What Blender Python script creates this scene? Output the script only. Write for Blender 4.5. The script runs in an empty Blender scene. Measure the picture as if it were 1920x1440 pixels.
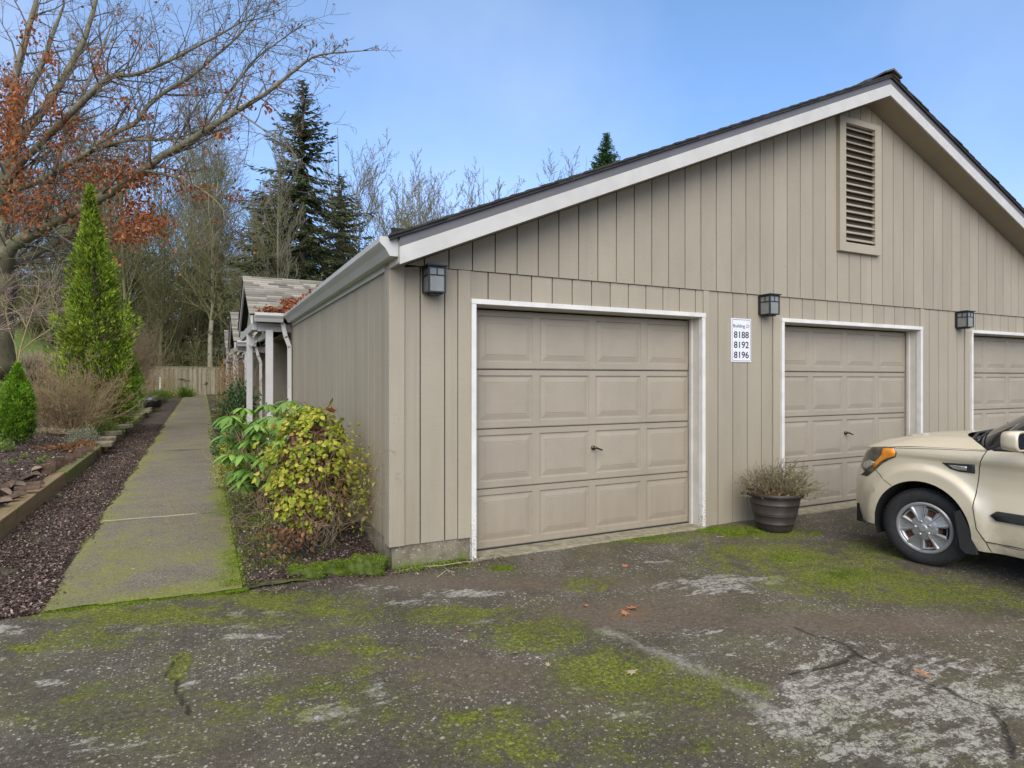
import bpy, math, random
import numpy as np
from mathutils import Vector, Matrix, noise

# ------------------------------------------------------------------ camera, sky, sun, exposure
SC = bpy.context.scene
COL = SC.collection
CX, CY, CZ = -1.359, -4.905, 1.54          # camera position; the garage corner is the origin
YAW = math.radians(26.4755)
FPX, V0 = 1165.5, 710.7
cam_d = bpy.data.cameras.new("camera")
cam = bpy.data.objects.new("camera", cam_d); COL.objects.link(cam)
cam.location = (CX, CY, CZ); cam.rotation_euler = (math.radians(90), 0, -YAW)
cam_d.sensor_width = 36; cam_d.lens = FPX/1920*36; cam_d.shift_y = -(720-V0)/1920
cam_d.clip_start = 0.05; cam_d.clip_end = 3000
SC.camera = cam

SUN_EL, SUN_AZ = math.radians(33), math.radians(205)      # azimuth clockwise from +Y (front left, behind the camera)
w = bpy.data.worlds.new("World"); SC.world = w; w.use_nodes = True
nt = w.node_tree; bg = nt.nodes["Background"]
sky = nt.nodes.new("ShaderNodeTexSky"); sky.sky_type = 'NISHITA'; sky.sun_disc = False
sky.sun_elevation = SUN_EL; sky.sun_rotation = SUN_AZ; sky.altitude = 100
sky.air_density = 1.0; sky.dust_density = 0.6; sky.ozone_density = 2.2
# thin bright cloud sheet high overhead (it softens the light), thinning out to blue towards the horizon
tc = nt.nodes.new("ShaderNodeTexCoord"); sep = nt.nodes.new("ShaderNodeSeparateXYZ")
nt.links.new(tc.outputs["Generated"], sep.inputs[0])
mr = nt.nodes.new("ShaderNodeMapRange"); mr.inputs[1].default_value = 0.52; mr.inputs[2].default_value = 0.8
nt.links.new(sep.outputs[2], mr.inputs[0])
cn = nt.nodes.new("ShaderNodeTexNoise"); cn.inputs["Scale"].default_value = 2.2; cn.inputs["Detail"].default_value = 5
nt.links.new(tc.outputs["Generated"], cn.inputs["Vector"])
cr = nt.nodes.new("ShaderNodeMapRange"); cr.inputs[1].default_value = 0.3; cr.inputs[2].default_value = 0.75
cr.inputs[3].default_value = 0.55; cr.inputs[4].default_value = 1.0
nt.links.new(cn.outputs[0], cr.inputs[0])
mm = nt.nodes.new("ShaderNodeMath"); mm.operation = 'MULTIPLY'
nt.links.new(mr.outputs[0], mm.inputs[0]); nt.links.new(cr.outputs[0], mm.inputs[1])
lo = nt.nodes.new("ShaderNodeMapRange"); lo.inputs[1].default_value = 0.38; lo.inputs[2].default_value = 0.8
lo.inputs[3].default_value = 0.02; lo.inputs[4].default_value = 0.16
nt.links.new(cn.outputs[0], lo.inputs[0])
mx0 = nt.nodes.new("ShaderNodeMath"); mx0.operation = 'MAXIMUM'
nt.links.new(mm.outputs[0], mx0.inputs[0]); nt.links.new(lo.outputs[0], mx0.inputs[1])
tint = nt.nodes.new("ShaderNodeMix"); tint.data_type = 'RGBA'; tint.blend_type = 'MULTIPLY'; tint.inputs[0].default_value = 1
nt.links.new(sky.outputs[0], tint.inputs[6]); tr_ = nt.nodes.new("ShaderNodeValToRGB"); nt.links.new(sep.outputs[2], tr_.inputs[0]); e = tr_.color_ramp.elements
e[0].position = 0.0; e[0].color = (.48, .50, .70, 1); e[1].position = .6; e[1].color = (.66, .86, .95, 1)
m_ = e.new(.18); m_.color = (.60, .66, .86, 1)
vs_ = nt.nodes.new("ShaderNodeVectorMath"); vs_.operation = 'SCALE'; vs_.inputs[3].default_value = 1.8
nt.links.new(tr_.outputs[0], vs_.inputs[0]); nt.links.new(vs_.outputs[0], tint.inputs[7])
mixc = nt.nodes.new("ShaderNodeMix"); mixc.data_type = 'RGBA'
nt.links.new(mx0.outputs[0], mixc.inputs[0]); nt.links.new(tint.outputs[2], mixc.inputs[6])
mixc.inputs[7].default_value = (14.0, 13.2, 12.0, 1)
nt.links.new(mixc.outputs[2], bg.inputs[0]); bg.inputs[1].default_value = 0.11

sd = bpy.data.lights.new("sun", 'SUN'); sd.energy = 2.4; sd.angle = math.radians(52); sd.color = (1.0, 0.90, 0.77)
sun = bpy.data.objects.new("sun", sd); COL.objects.link(sun)
sdir = Vector((math.sin(SUN_AZ)*math.cos(SUN_EL), math.cos(SUN_AZ)*math.cos(SUN_EL), math.sin(SUN_EL)))
sun.rotation_euler = sdir.to_track_quat('Z', 'Y').to_euler(); sun.location = (-10, -20, 30)
SC.view_settings.view_transform = 'Standard'; SC.view_settings.look = 'None'
SC.view_settings.exposure = 0.42; SC.view_settings.gamma = 1.0
SC.render.resolution_x = 1024; SC.render.resolution_y = 768

R = random.Random(7); NR = np.random.default_rng(11)
cy_, sy_ = math.cos(YAW), math.sin(YAW)

# measured from the photograph once, then used as plain places in the world
def at_depth(u, v, d):
    lat = (u-960)/FPX*d
    return Vector((CX+lat*cy_+d*sy_, CY-lat*sy_+d*cy_, CZ-(v-V0)*d/FPX))
def rise(Y): return 0.013*max(0.0, Y-2)
def terr(X, Y):
    b = rise(min(Y, 60))
    if X < -3.1 and Y > -2:
        d = min(-3.1-X, 12.0); k = min(1, (Y+2)/3)
        return b + (0.165 + 0.10*d + 0.035*d*d - (0.0032*max(0, d-6)**3))*k
    if X > -1.08 and X < 0.02 and 0 < Y < 40:
        return b + min(1, max(0, Y-0.1)/1.2)*(0.02+0.13*(X+1.08)/1.08)
    return b
def gpt(u, v, z=0.0):
    p = at_depth(u, v, 1.0); t = (z-CZ)/(p.z-CZ)
    return Vector((CX+(p.x-CX)*t, CY+(p.y-CY)*t, z))
def onground(u, v):
    d = 1.5
    while d < 90:
        p = at_depth(u, v, d)
        if p.z <= terr(p.x, p.y): return Vector((p.x, p.y, terr(p.x, p.y)))
        d += 0.03
    return at_depth(u, v, 60)

# ------------------------------------------------------------------ object helpers
def org(o):
    while o.parent: o = o.parent
    return o.location
def props(o, label=None, cat=None, group=None, kind=None):
    if label: o["label"] = label
    if cat: o["category"] = cat
    if group: o["group"] = group
    if kind: o["kind"] = kind
    return o
def thing(name, label, cat, loc, group=None):
    o = bpy.data.objects.new(name, None); COL.objects.link(o); o.location = loc; o.empty_display_size = 0.1
    return props(o, label, cat, group)
def link_mesh(name, me, mats, parent, loc, smooth, bevel, label):
    for m in (mats if isinstance(mats, (list, tuple)) else [mats]): me.materials.append(m)
    if smooth: me.polygons.foreach_set("use_smooth", [True]*len(me.polygons))
    o = bpy.data.objects.new(name, me); COL.objects.link(o)
    if parent: o.parent = parent
    elif loc is not None: o.location = loc
    if bevel:
        b = o.modifiers.new("bevel", 'BEVEL'); b.width = bevel; b.segments = 2; b.limit_method = 'ANGLE'
        b.harden_normals = False
    if label: o["label"] = label
    me.update(); return o
class MB:
    def __init__(s): s.v = []; s.f = []; s.m = []
    def add(s, vs, fs, mi=0):
        n = len(s.v); s.v += [tuple(p) for p in vs]; s.f += [tuple(i+n for i in f) for f in fs]; s.m += [mi]*len(fs); return s
    def box(s, x0, y0, z0, x1, y1, z1, mi=0):
        return s.add([(x0,y0,z0),(x1,y0,z0),(x1,y1,z0),(x0,y1,z0),(x0,y0,z1),(x1,y0,z1),(x1,y1,z1),(x0,y1,z1)],
                     [(0,3,2,1),(4,5,6,7),(0,1,5,4),(1,2,6,5),(2,3,7,6),(3,0,4,7)], mi)
    def obox(s, c, half, rot, mi=0):
        M = rot.to_matrix() if hasattr(rot, 'to_matrix') else rot
        vs = []
        for dz in (-1, 1):
            for dx, dy in ((-1,-1),(1,-1),(1,1),(-1,1)):
                vs.append(Vector(c)+M@Vector((dx*half[0], dy*half[1], dz*half[2])))
        return s.add(vs, [(0,3,2,1),(4,5,6,7),(0,1,5,4),(1,2,6,5),(2,3,7,6),(3,0,4,7)], mi)
    def prism(s, poly, fn, a, b, mi=0):                  # poly extruded between fn(p,a) and fn(p,b)
        n = len(poly); vs = [fn(p, a) for p in poly]+[fn(p, b) for p in poly]
        return s.add(vs, [tuple(range(n))[::-1], tuple(range(n, 2*n))]+[(i, (i+1) % n, n+(i+1) % n, n+i) for i in range(n)], mi)
    def tube(s, pts, rs, n=8, mi=0, cap=True):
        pts = [Vector(p) for p in pts]
        if not hasattr(rs, '__len__'): rs = [rs]*len(pts)
        rings = []; u = None
        for i, p in enumerate(pts):
            t = (pts[min(i+1, len(pts)-1)]-pts[max(i-1, 0)]).normalized()
            if u is None: u = t.cross(Vector((0.3, 0.2, 1))).normalized() if abs(t.z) < .95 else t.cross(Vector((1, 0, 0))).normalized()
            u = (u-t*u.dot(t)).normalized(); v = t.cross(u)
            rings.append([p+(u*math.cos(2*math.pi*k/n)+v*math.sin(2*math.pi*k/n))*rs[i] for k in range(n)])
        vs = [q for r in rings for q in r]
        fs = [(i*n+k, i*n+(k+1) % n, (i+1)*n+(k+1) % n, (i+1)*n+k) for i in range(len(pts)-1) for k in range(n)]
        if cap: fs += [tuple(range(n))[::-1], tuple(range((len(pts)-1)*n, len(pts)*n))]
        return s.add(vs, fs, mi)
    def lathe(s, prof, c, n=32, axis='Z', mi=0):          # prof: (r, h) list
        vs = []
        for r, h in prof:
            for k in range(n):
                a = 2*math.pi*k/n
                if axis == 'Z': vs.append((c[0]+r*math.cos(a), c[1]+r*math.sin(a), c[2]+h))
                else: vs.append((c[0]+h, c[1]+r*math.cos(a), c[2]+r*math.sin(a)))
        fs = [(i*n+k, i*n+(k+1) % n, (i+1)*n+(k+1) % n, (i+1)*n+k) for i in range(len(prof)-1) for k in range(n)]
        return s.add(vs, fs, mi)
    def build(s, name, mats, parent=None, loc=None, smooth=False, bevel=0, label=None):
        o0 = org(parent) if parent else (Vector(loc) if loc is not None else Vector((0, 0, 0)))
        me = bpy.data.meshes.new(name)
        me.from_pydata([(p[0]-o0[0], p[1]-o0[1], p[2]-o0[2]) for p in s.v], [], s.f)
        if any(s.m): me.polygons.foreach_set("material_index", s.m)
        return link_mesh(name, me, mats, parent, loc, smooth, bevel, label)
def np_mesh(name, V, F, mats, parent=None, loc=None, smooth=False, label=None, mi=None):
    """V (n,3), F (m,k) all faces with k corners"""
    V = np.asarray(V, dtype=np.float32).reshape(-1, 3); F = np.asarray(F, dtype=np.int32)
    o0 = org(parent) if parent else (Vector(loc) if loc is not None else Vector((0, 0, 0)))
    V = V-np.array(o0, dtype=np.float32)
    me = bpy.data.meshes.new(name); m, k = F.shape
    me.vertices.add(len(V)); me.vertices.foreach_set("co", V.ravel())
    me.loops.add(m*k); me.loops.foreach_set("vertex_index", F.ravel())
    me.polygons.add(m); me.polygons.foreach_set("loop_start", np.arange(0, m*k, k, dtype=np.int32))
    if mi is not None: me.polygons.foreach_set("material_index", np.asarray(mi, dtype=np.int32))
    me.update(calc_edges=True)
    return link_mesh(name, me, mats, parent, loc, smooth, 0, label)
def grid_mesh(name, xs, ys, zf, mats, attrs=None, parent=None, loc=None, smooth=True, keep=None):
    X, Y = np.meshgrid(xs, ys); nx, ny = len(xs), len(ys)
    Z = zf(X, Y); V = np.stack([X, Y, Z], -1).reshape(-1, 3)
    i = np.arange(nx-1)[None, :]; j = np.arange(ny-1)[:, None]; a = j*nx+i
    F = np.stack([a, a+1, a+nx+1, a+nx], -1).reshape(-1, 4)
    if keep is not None:
        c = V[F].mean(1); F = F[keep(c[:, 0], c[:, 1])]
    o = np_mesh(name, V, F, mats, parent, loc, smooth)
    for n, fn in (attrs or {}).items():
        at = o.data.attributes.new(n, 'FLOAT', 'POINT'); at.data.foreach_set("value", fn(X, Y).astype(np.float32).ravel())
    return o
def segs_mesh(name, segs, n, mats, parent=None, loc=None, label=None, smooth=True):
    """segs: list of (p0,p1,r0,r1) -> open n-sided prisms"""
    P0 = np.array([tuple(s[0]) for s in segs]); P1 = np.array([tuple(s[1]) for s in segs])
    r0 = np.array([s[2] for s in segs]); r1 = np.array([s[3] for s in segs])
    T = P1-P0; T /= np.linalg.norm(T, axis=1, keepdims=True)+1e-9
    ref = np.where(np.abs(T[:, 2:3]) < .9, np.array([[0, 0, 1.]]), np.array([[1., 0, 0]]))
    U = np.cross(T, ref); U /= np.linalg.norm(U, axis=1, keepdims=True)+1e-9; W = np.cross(T, U)
    vs = []
    for P, r in ((P0-T*r0[:, None]*.3, r0), (P1+T*r1[:, None]*.3, r1)):
        for k in range(n):
            a = 2*math.pi*k/n; vs.append(P+(U*math.cos(a)+W*math.sin(a))*r[:, None])
    V = np.stack(vs, 1); b = (np.arange(len(segs))*2*n)[:, None]
    F = np.concatenate([b+np.array([[k, (k+1) % n, n+(k+1) % n, n+k]]) for k in range(n)], 0)
    return np_mesh(name, V, F, mats, parent, loc, smooth, label)
def rand_dirs(n, rng=NR):
    v = rng.normal(size=(n, 3)); return v/np.linalg.norm(v, axis=1, keepdims=True)
def leaf_geo(C, D, W, L, width, fold=.25, kind='ovate'):
    """C base points, D direction, W side vectors, L lengths, width ratio. ovate: 6 verts 2 quads; quad: 4 verts"""
    C = np.asarray(C, float); D = np.asarray(D, float); W = np.asarray(W, float)
    D = D/(np.linalg.norm(D, axis=1, keepdims=True)+1e-9)
    W = W-D*(W*D).sum(1, keepdims=True); W /= np.linalg.norm(W, axis=1, keepdims=True)+1e-9
    N = np.cross(D, W); L = np.asarray(L, float)[:, None]; wd = L*width
    if kind == 'quad':
        V = np.stack([C, C+D*L*.45+W*wd*.5, C+D*L, C+D*L*.45-W*wd*.5], 1)
        b = (np.arange(len(C))*4)[:, None]; return V.reshape(-1, 3), b+np.array([[0, 1, 2, 3]])
    up = N*wd*fold
    V = np.stack([C, C+D*L*.28+W*wd*.46+up, C+D*L*.68+W*wd*.36+up, C+D*L-N*L*.06, C+D*L*.68-W*wd*.36+up, C+D*L*.28-W*wd*.46+up], 1)
    b = (np.arange(len(C))*6)[:, None]
    return V.reshape(-1, 3), np.concatenate([b+np.array([[0, 1, 2, 3]]), b+np.array([[0, 3, 4, 5]])], 0)

# ------------------------------------------------------------------ materials
class NT:
    def __init__(s, name):
        s.m = bpy.data.materials.new(name); s.m.use_nodes = True; s.t = s.m.node_tree
        s.b = s.t.nodes["Principled BSDF"]
    def n(s, t, **kw):
        o = s.t.nodes.new("ShaderNode"+t)
        for k, v in kw.items():
            if k.startswith('_'): o.inputs[int(k[1:])].default_value = v
            elif k in o.inputs and not hasattr(type(o), k): o.inputs[k].default_value = v
            else: setattr(o, k, v)
        return o
    def l(s, a, b): s.t.links.new(a, b)
    def coord(s, which="Object", scale=(1, 1, 1)):
        c = s.n("TexCoord"); m = s.n("Mapping"); s.l(c.outputs[which], m.inputs[0]); m.inputs[3].default_value = scale; return m.outputs[0]
    def noise(s, vec, scale, detail=4, rough=.55, dist=0):
        o = s.n("TexNoise"); s.l(vec, o.inputs["Vector"]); o.inputs["Scale"].default_value = scale
        o.inputs["Detail"].default_value = detail; o.inputs["Roughness"].default_value = rough; o.inputs["Distortion"].default_value = dist
        return o.outputs[0]
    def rng(s, x, a, b, c=0., d=1.):
        o = s.n("MapRange"); s.l(x, o.inputs[0]); o.inputs[1].default_value = a; o.inputs[2].default_value = b
        o.inputs[3].default_value = c; o.inputs[4].default_value = d; return o.outputs[0]
    def math(s, op, a, b=None):
        o = s.n("Math", operation=op)
        for i, x in enumerate((a, b)):
            if x is None: continue
            if hasattr(x, 'is_linked'): s.l(x, o.inputs[i])
            else: o.inputs[i].default_value = x
        return o.outputs[0]
    def mix(s, f, a, b, blend='MIX'):
        o = s.n("Mix", data_type='RGBA', blend_type=blend)
        for i, x in ((0, f), (6, a), (7, b)):
            if hasattr(x, 'is_linked'): s.l(x, o.inputs[i])
            elif i == 0: o.inputs[0].default_value = x
            else: o.inputs[i].default_value = (*x[:3], 1)
        return o.outputs[2]
    def ramp(s, x, stops):
        o = s.n("ValToRGB"); s.l(x, o.inputs[0]); e = o.color_ramp.elements
        while len(e) < len(stops): e.new(.5)
        for k, (p, c) in enumerate(stops): e[k].position = p; e[k].color = (*c, 1)
        return o.outputs[0]
    def attr(s, name):
        o = s.n("Attribute"); o.attribute_name = name; return o.outputs["Fac"]
    def color(s, x):
        if hasattr(x, 'is_linked'): s.l(x, s.b.inputs["Base Color"])
        else: s.b.inputs["Base Color"].default_value = (*x, 1)
    def bump(s, h, strength, dist):
        o = s.n("Bump"); s.l(h, o.inputs["Height"]); o.inputs["Strength"].default_value = strength; o.inputs["Distance"].default_value = dist
        s.l(o.outputs[0], s.b.inputs["Normal"]); return o
    def set(s, **kw):
        for k, v in kw.items():
            k = k.replace('_', ' ')
            if hasattr(v, 'is_linked'): s.l(v, s.b.inputs[k])
            else: s.b.inputs[k].default_value = v
        return s
def simple(name, c, rough=.6, metal=0., var=.12, sc=8, bump=0, bsc=60, spec=.4, **kw):
    n = NT(name); co = n.coord(); x = n.noise(co, sc, 5)
    c2 = [min(1, k*(1+var)) for k in c]; c1 = [k*(1-var) for k in c]
    n.color(n.ramp(x, [(.3, c1), (.7, c2)])); n.set(Roughness=rough, Metallic=metal); n.b.inputs["Specular IOR Level"].default_value = spec
    if bump: n.bump(n.noise(co, bsc, 4), .6, bump)
    for k, v in kw.items(): n.b.inputs[k.replace('_', ' ')].default_value = v
    return n.m
def leafmat(name, stops, rough=.5, trans=.35, sc=3.0, var=.35):
    """per-leaf colour from the island, plus patches of lighter and darker growth"""
    n = NT(name); g = n.n("NewGeometry"); c = n.ramp(g.outputs["Random Per Island"], stops)
    x = n.noise(n.coord(), sc, 3); k = n.rng(x, .3, .7, 1-var, 1+var)
    sc_ = n.n("VectorMath", operation='SCALE'); n.l(c, sc_.inputs[0]); n.l(k, sc_.inputs[3]); n.color(sc_.outputs[0])
    n.set(Roughness=rough); n.b.inputs["Specular IOR Level"].default_value = .3
    if trans:
        out = n.t.nodes["Material Output"]; tr = n.n("BsdfTranslucent"); n.l(sc_.outputs[0], tr.inputs[0])
        ms = n.n("MixShader"); ms.inputs[0].default_value = trans
        n.l(n.b.outputs[0], ms.inputs[1]); n.l(tr.outputs[0], ms.inputs[2]); n.l(ms.outputs[0], out.inputs[0])
    return n.m
def siding(name, c, dirty=0.0):
    n = NT(name); co = n.coord()
    grain = n.noise(n.coord(scale=(1.2, 1.2, 1)), 1, 1)
    g1 = n.noise(n.coord(scale=(6, 6, 170)), 1, 5, .7); g2 = n.noise(n.coord(scale=(90, 90, 3)), 1, 4, .6)
    blot = n.noise(n.coord(scale=(1.3, 1.3, .5)), 1.6, 5, .6)
    a = n.ramp(blot, [(.3, [k*.90 for k in c]), (.7, [min(1, k*1.06) for k in c])])
    g = n.n("NewGeometry"); tone = n.rng(g.outputs["Random Per Island"], 0, 1, .93, 1.05); vs = n.n("VectorMath", operation='SCALE'); n.l(a, vs.inputs[0]); n.l(tone, vs.inputs[3]); a = vs.outputs[0]
    run = n.noise(n.coord(scale=(16, 16, .35)), 1, 5, .65); a = n.mix(n.rng(run, .56, .75, 0, .30), a, [k*.62 for k in c])
    a = n.mix(n.rng(g1, .35, .7, 0, .22), a, [k*.72 for k in c])
    sp = n.noise(co, 38, 2, .5); a = n.mix(n.rng(sp, .71, .76, 0, .55), a, [k*.5 for k in c])
    if dirty:
        s = n.n("SeparateXYZ"); n.l(co, s.inputs[0])
        streak = n.noise(n.coord(scale=(9, 9, .6)), 1, 4, .6)
        low = n.rng(s.outputs[2], .15, 1.5, 1, 0); low2 = n.math('MULTIPLY', low, n.rng(streak, .3, .75))
        a = n.mix(n.math('MULTIPLY', low2, dirty), a, (.17, .14, .05))
    n.color(a); n.set(Roughness=.75); n.b.inputs["Specular IOR Level"].default_value = .25
    h = n.math('ADD', g1, n.math('MULTIPLY', g2, .5)); n.bump(h, .5, .004)
    return n.m
TAN = (.322, .284, .219)
m_side = siding("siding_front", TAN, .25); m_side2 = siding("siding_side", (.33, .285, .22), .75)
m_trim = siding("tan_trim", (.352, .311, .240), .3)
m_door = simple("garage_door_paint", (.315, .272, .21), .5, var=.05, sc=2.5, bump=.0006, bsc=120, spec=.35)
def door_paint():
    n = NT('garage_door_paint'); co = n.coord(); c = n.ramp(n.noise(co, 2.2, 5, .6), [(.3, (.275, .240, .186)), (.7, (.318, .277, .216))])
    s = n.n('SeparateXYZ'); n.l(co, s.inputs[0]); low = n.rng(s.outputs[2], .0, .75, 1, 0); st = n.noise(n.coord(scale=(13, 13, .7)), 1, 5, .65); gr = n.noise(co, 22, 6, .7)
    c = n.mix(n.math('MULTIPLY', n.math('MULTIPLY', low, n.rng(st, .2, .8)), .5), c, (.20, .155, .095)); c = n.mix(n.rng(gr, .60, .70, 0, .28), c, (.20, .17, .12))
    run = n.noise(n.coord(scale=(20, 20, .25)), 1, 4, .6); c = n.mix(n.rng(run, .60, .75, 0, .10), c, (.20, .17, .13))
    n.color(c); n.set(Roughness=n.rng(gr, .3, .7, .42, .6)); n.b.inputs['Specular IOR Level'].default_value = .35; n.bump(n.math('ADD', n.noise(n.coord(scale=(4, 4, 90)), 1, 3, .6), n.math('MULTIPLY', n.noise(co, 3, 2), 6)), .35, .0022); return n.m
m_door = door_paint()
def white_paint():
    n = NT("white_trim_paint"); co = n.coord(); c = n.ramp(n.noise(co, 6, 5), [(.3, (.54, .525, .49)), (.7, (.67, .655, .625))])
    s = n.n("SeparateXYZ"); n.l(co, s.inputs[0]); low = n.rng(s.outputs[2], .05, .5, 1, 0)
    sp = n.rng(n.noise(co, 45, 4, .7), .5, .6); c = n.mix(n.math('MULTIPLY', low, sp), c, (.22, .17, .10))
    n.color(c); n.set(Roughness=.5); n.bump(n.noise(n.coord(scale=(60, 60, 6)), 1, 4), .4, .002); return n.m
m_white = white_paint()
m_jamb = simple("jamb_paint", (.50, .47, .42), .6, var=.1, sc=5)
m_fascia = simple("fascia_paint", (.475, .463, .435), .5, var=.08, sc=5, bump=.0014, bsc=90)
m_gutter = simple("gutter_metal", (.47, .465, .445), .35, var=.06, sc=2, spec=.5)
m_grey = simple("grey_edge_metal", (.12, .115, .12), .5, var=.1, sc=4)
m_soffit = siding("soffit_board", (.30, .255, .19))
m_dark = simple("dark_recess", (.02, .018, .015), .9)
m_black = simple("black_metal", (.022, .022, .024), .45, var=.2, sc=20)
m_post = simple("porch_paint", (.43, .425, .42), .5, var=.06, sc=6, bump=.001, bsc=60)
def concrete():
    n = NT("old_concrete"); co = n.coord(); c = n.ramp(n.noise(co, 9, 6, .65), [(.3, (.10, .085, .055)), (.7, (.26, .225, .165))])
    c = n.mix(n.rng(n.noise(co, 55, 4, .6), .6, .68), c, (.46, .42, .34))
    s = n.n("SeparateXYZ"); n.l(co, s.inputs[0])
    f = n.math('MULTIPLY', n.rng(s.outputs[2], .0, .12, 1, 0), n.rng(n.noise(co, 14, 4), .35, .6))
    c = n.mix(f, c, (.10, .13, .018)); n.color(c); n.set(Roughness=.9); n.bump(n.noise(co, 90, 5, .7), .8, .006); return n.m
m_conc = concrete()
# ------------------------------------------------------------------ ground masks (stains with shapes of their own, laid on the ground)
def blobs(lst):
    out = []
    for u, v, ru, rv, s in lst:
        c = gpt(u, v); a = gpt(u+ru, v)-c; b = (gpt(u, v+rv)-gpt(u, v-rv))/2
        M = np.array([[a.x, b.x], [a.y, b.y]]); out.append((np.array([c.x, c.y]), np.linalg.inv(M), s))
    def fn(X, Y):
        r = np.zeros_like(X)
        for c, Mi, s in out:
            dx, dy = X-c[0], Y-c[1]
            q = np.sqrt((Mi[0, 0]*dx+Mi[0, 1]*dy)**2+(Mi[1, 0]*dx+Mi[1, 1]*dy)**2)
            r = np.maximum(r, s*np.clip(1.45-.95*q, 0, 1))
        return r
    return fn
def lines(lst, width, jit=.0):
    P = []
    for l in lst:
        G_ = [gpt(*p) for p in l]; Q_ = [G_[0]]
        for a, b in zip(G_[:-1], G_[1:]):
            m_ = max(1, int((b-a).length/.045)) if jit else 1
            for k in range(1, m_+1): q_ = a.lerp(b, k/m_); Q_.append(q_+Vector((R.uniform(-jit, jit), R.uniform(-jit, jit), 0)))
        P.append(Q_)
    def fn(X, Y):
        d = np.full_like(X, 9.)
        for l in P:
            for a, b in zip(l[:-1], l[1:]):
                ax, ay, bx, by = a.x, a.y, b.x, b.y; dx, dy = bx-ax, by-ay
                t = np.clip(((X-ax)*dx+(Y-ay)*dy)/(dx*dx+dy*dy), 0, 1)
                d = np.minimum(d, np.hypot(X-ax-t*dx, Y-ay-t*dy))
        return np.clip(1-d/width, 0, 1)
    return fn
MOSS = blobs([(1150,1260,100,42,1.),(1290,1300,120,40,.62),(1010,1187,95,28,.9),(860,1155,140,18,.7),(700,1150,120,20,.5),(1190,1012,120,7,.7),
    (1410,998,100,14,1.),(1390,1035,60,18,.8),(1480,1048,140,30,.68),(1600,1083,150,26,.85),(1750,1112,170,22,.85),(1880,1140,80,16,.6),(1560,1040,130,24,.5),
    (230,1152,190,18,.95),(450,1118,180,13,.85),(560,1132,120,30,.75),(170,1195,110,22,.5),(650,1220,130,25,.45),(460,1160,170,18,.55),(820,1058,60,7,.8),
    (942,1066,24,5,.85),(1110,1095,60,14,.5),(870,1345,40,12,.75),(960,1340,40,15,.5),(1230,1395,140,40,.5),(40,1215,40,8,.9),(340,1240,14,22,.8),
    (420,1330,60,30,.35),(640,1300,160,60,.36),(200,1330,160,50,.34),(1000,1400,260,50,.42),(1750,1030,160,24,.6),(330,1275,16,26,.75)])
WHITE = blobs([(868,1112,80,8,1.),(910,1167,28,5,1.),(1350,1095,78,20,.92),(1430,1090,60,10,.85),(1255,1100,42,9,.6),(1620,1290,190,55,.78),(1640,1228,150,26,.55),
    (1760,1255,140,35,.7),(1830,1320,150,42,1.),(1530,1345,150,45,.92),(1890,1270,60,30,.7),(616,1334,60,24,1.),(440,1178,90,8,.6),(470,1196,55,5,.95),
    (443,1155,16,6,1.),(350,1287,30,8,.9),(90,1278,26,7,1.),(20,1182,28,11,.85),(250,1172,90,13,.42),(140,1255,22,4,.9),(712,1295,24,24,.8),(520,1152,40,4,.7),
    (1180,1340,60,10,.7),(1400,1215,110,25,.45),(1700,1400,220,50,.75),(1120,1068,30,5,.6),(1230,1050,40,5,.55),(1330,1185,60,14,.5),(760,1130,50,8,.5),(690,1100,60,6,.5),
    (400,1260,90,22,.38),(250,1400,120,20,.5),(1080,1070,16,4,.7),(1075,1290,24,8,.75),(1200,1322,34,7,.8)])
SCRAPE = lines([[(1125,1182),(1180,1200),(1250,1232),(1330,1268),(1420,1320),(1500,1385)]], .13)
BROWN = blobs([(980,1094,300,16,.8),(1200,1152,190,28,1.),(1580,1170,330,24,.8),(745,1086,130,10,1.),(880,1262,150,48,.6),(1300,1120,120,24,.6),(1100,1050,200,14,.4),(700,1240,160,30,.45)])
RUST = blobs([(1180,1150,50,14,1.),(1010,1100,80,8,.6)])
CRACK = lines([[(1490,1178),(1515,1189),(1575,1204),(1605,1226),(1650,1245),(1672,1252),(1730,1275),(1777,1290),(1815,1312),(1867,1325),(1990,1328)],
    [(1867,1325),(1862,1338),(1885,1362),(1900,1420)],[(339,1229),(313,1268),(333,1279),(330,1296),(360,1340)],
    [(1605,1226),(1560,1250),(1480,1262)]], .045, .010)
def bumpz(X, Y, a=.006, s=1.0):
    return a*(np.sin(X*3.1*s+1.3)*np.sin(Y*2.7*s+.4)+.5*np.sin(X*7.3*s+Y*5.1*s)+.35*np.sin(X*13.*s-Y*11.*s+2))

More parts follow.
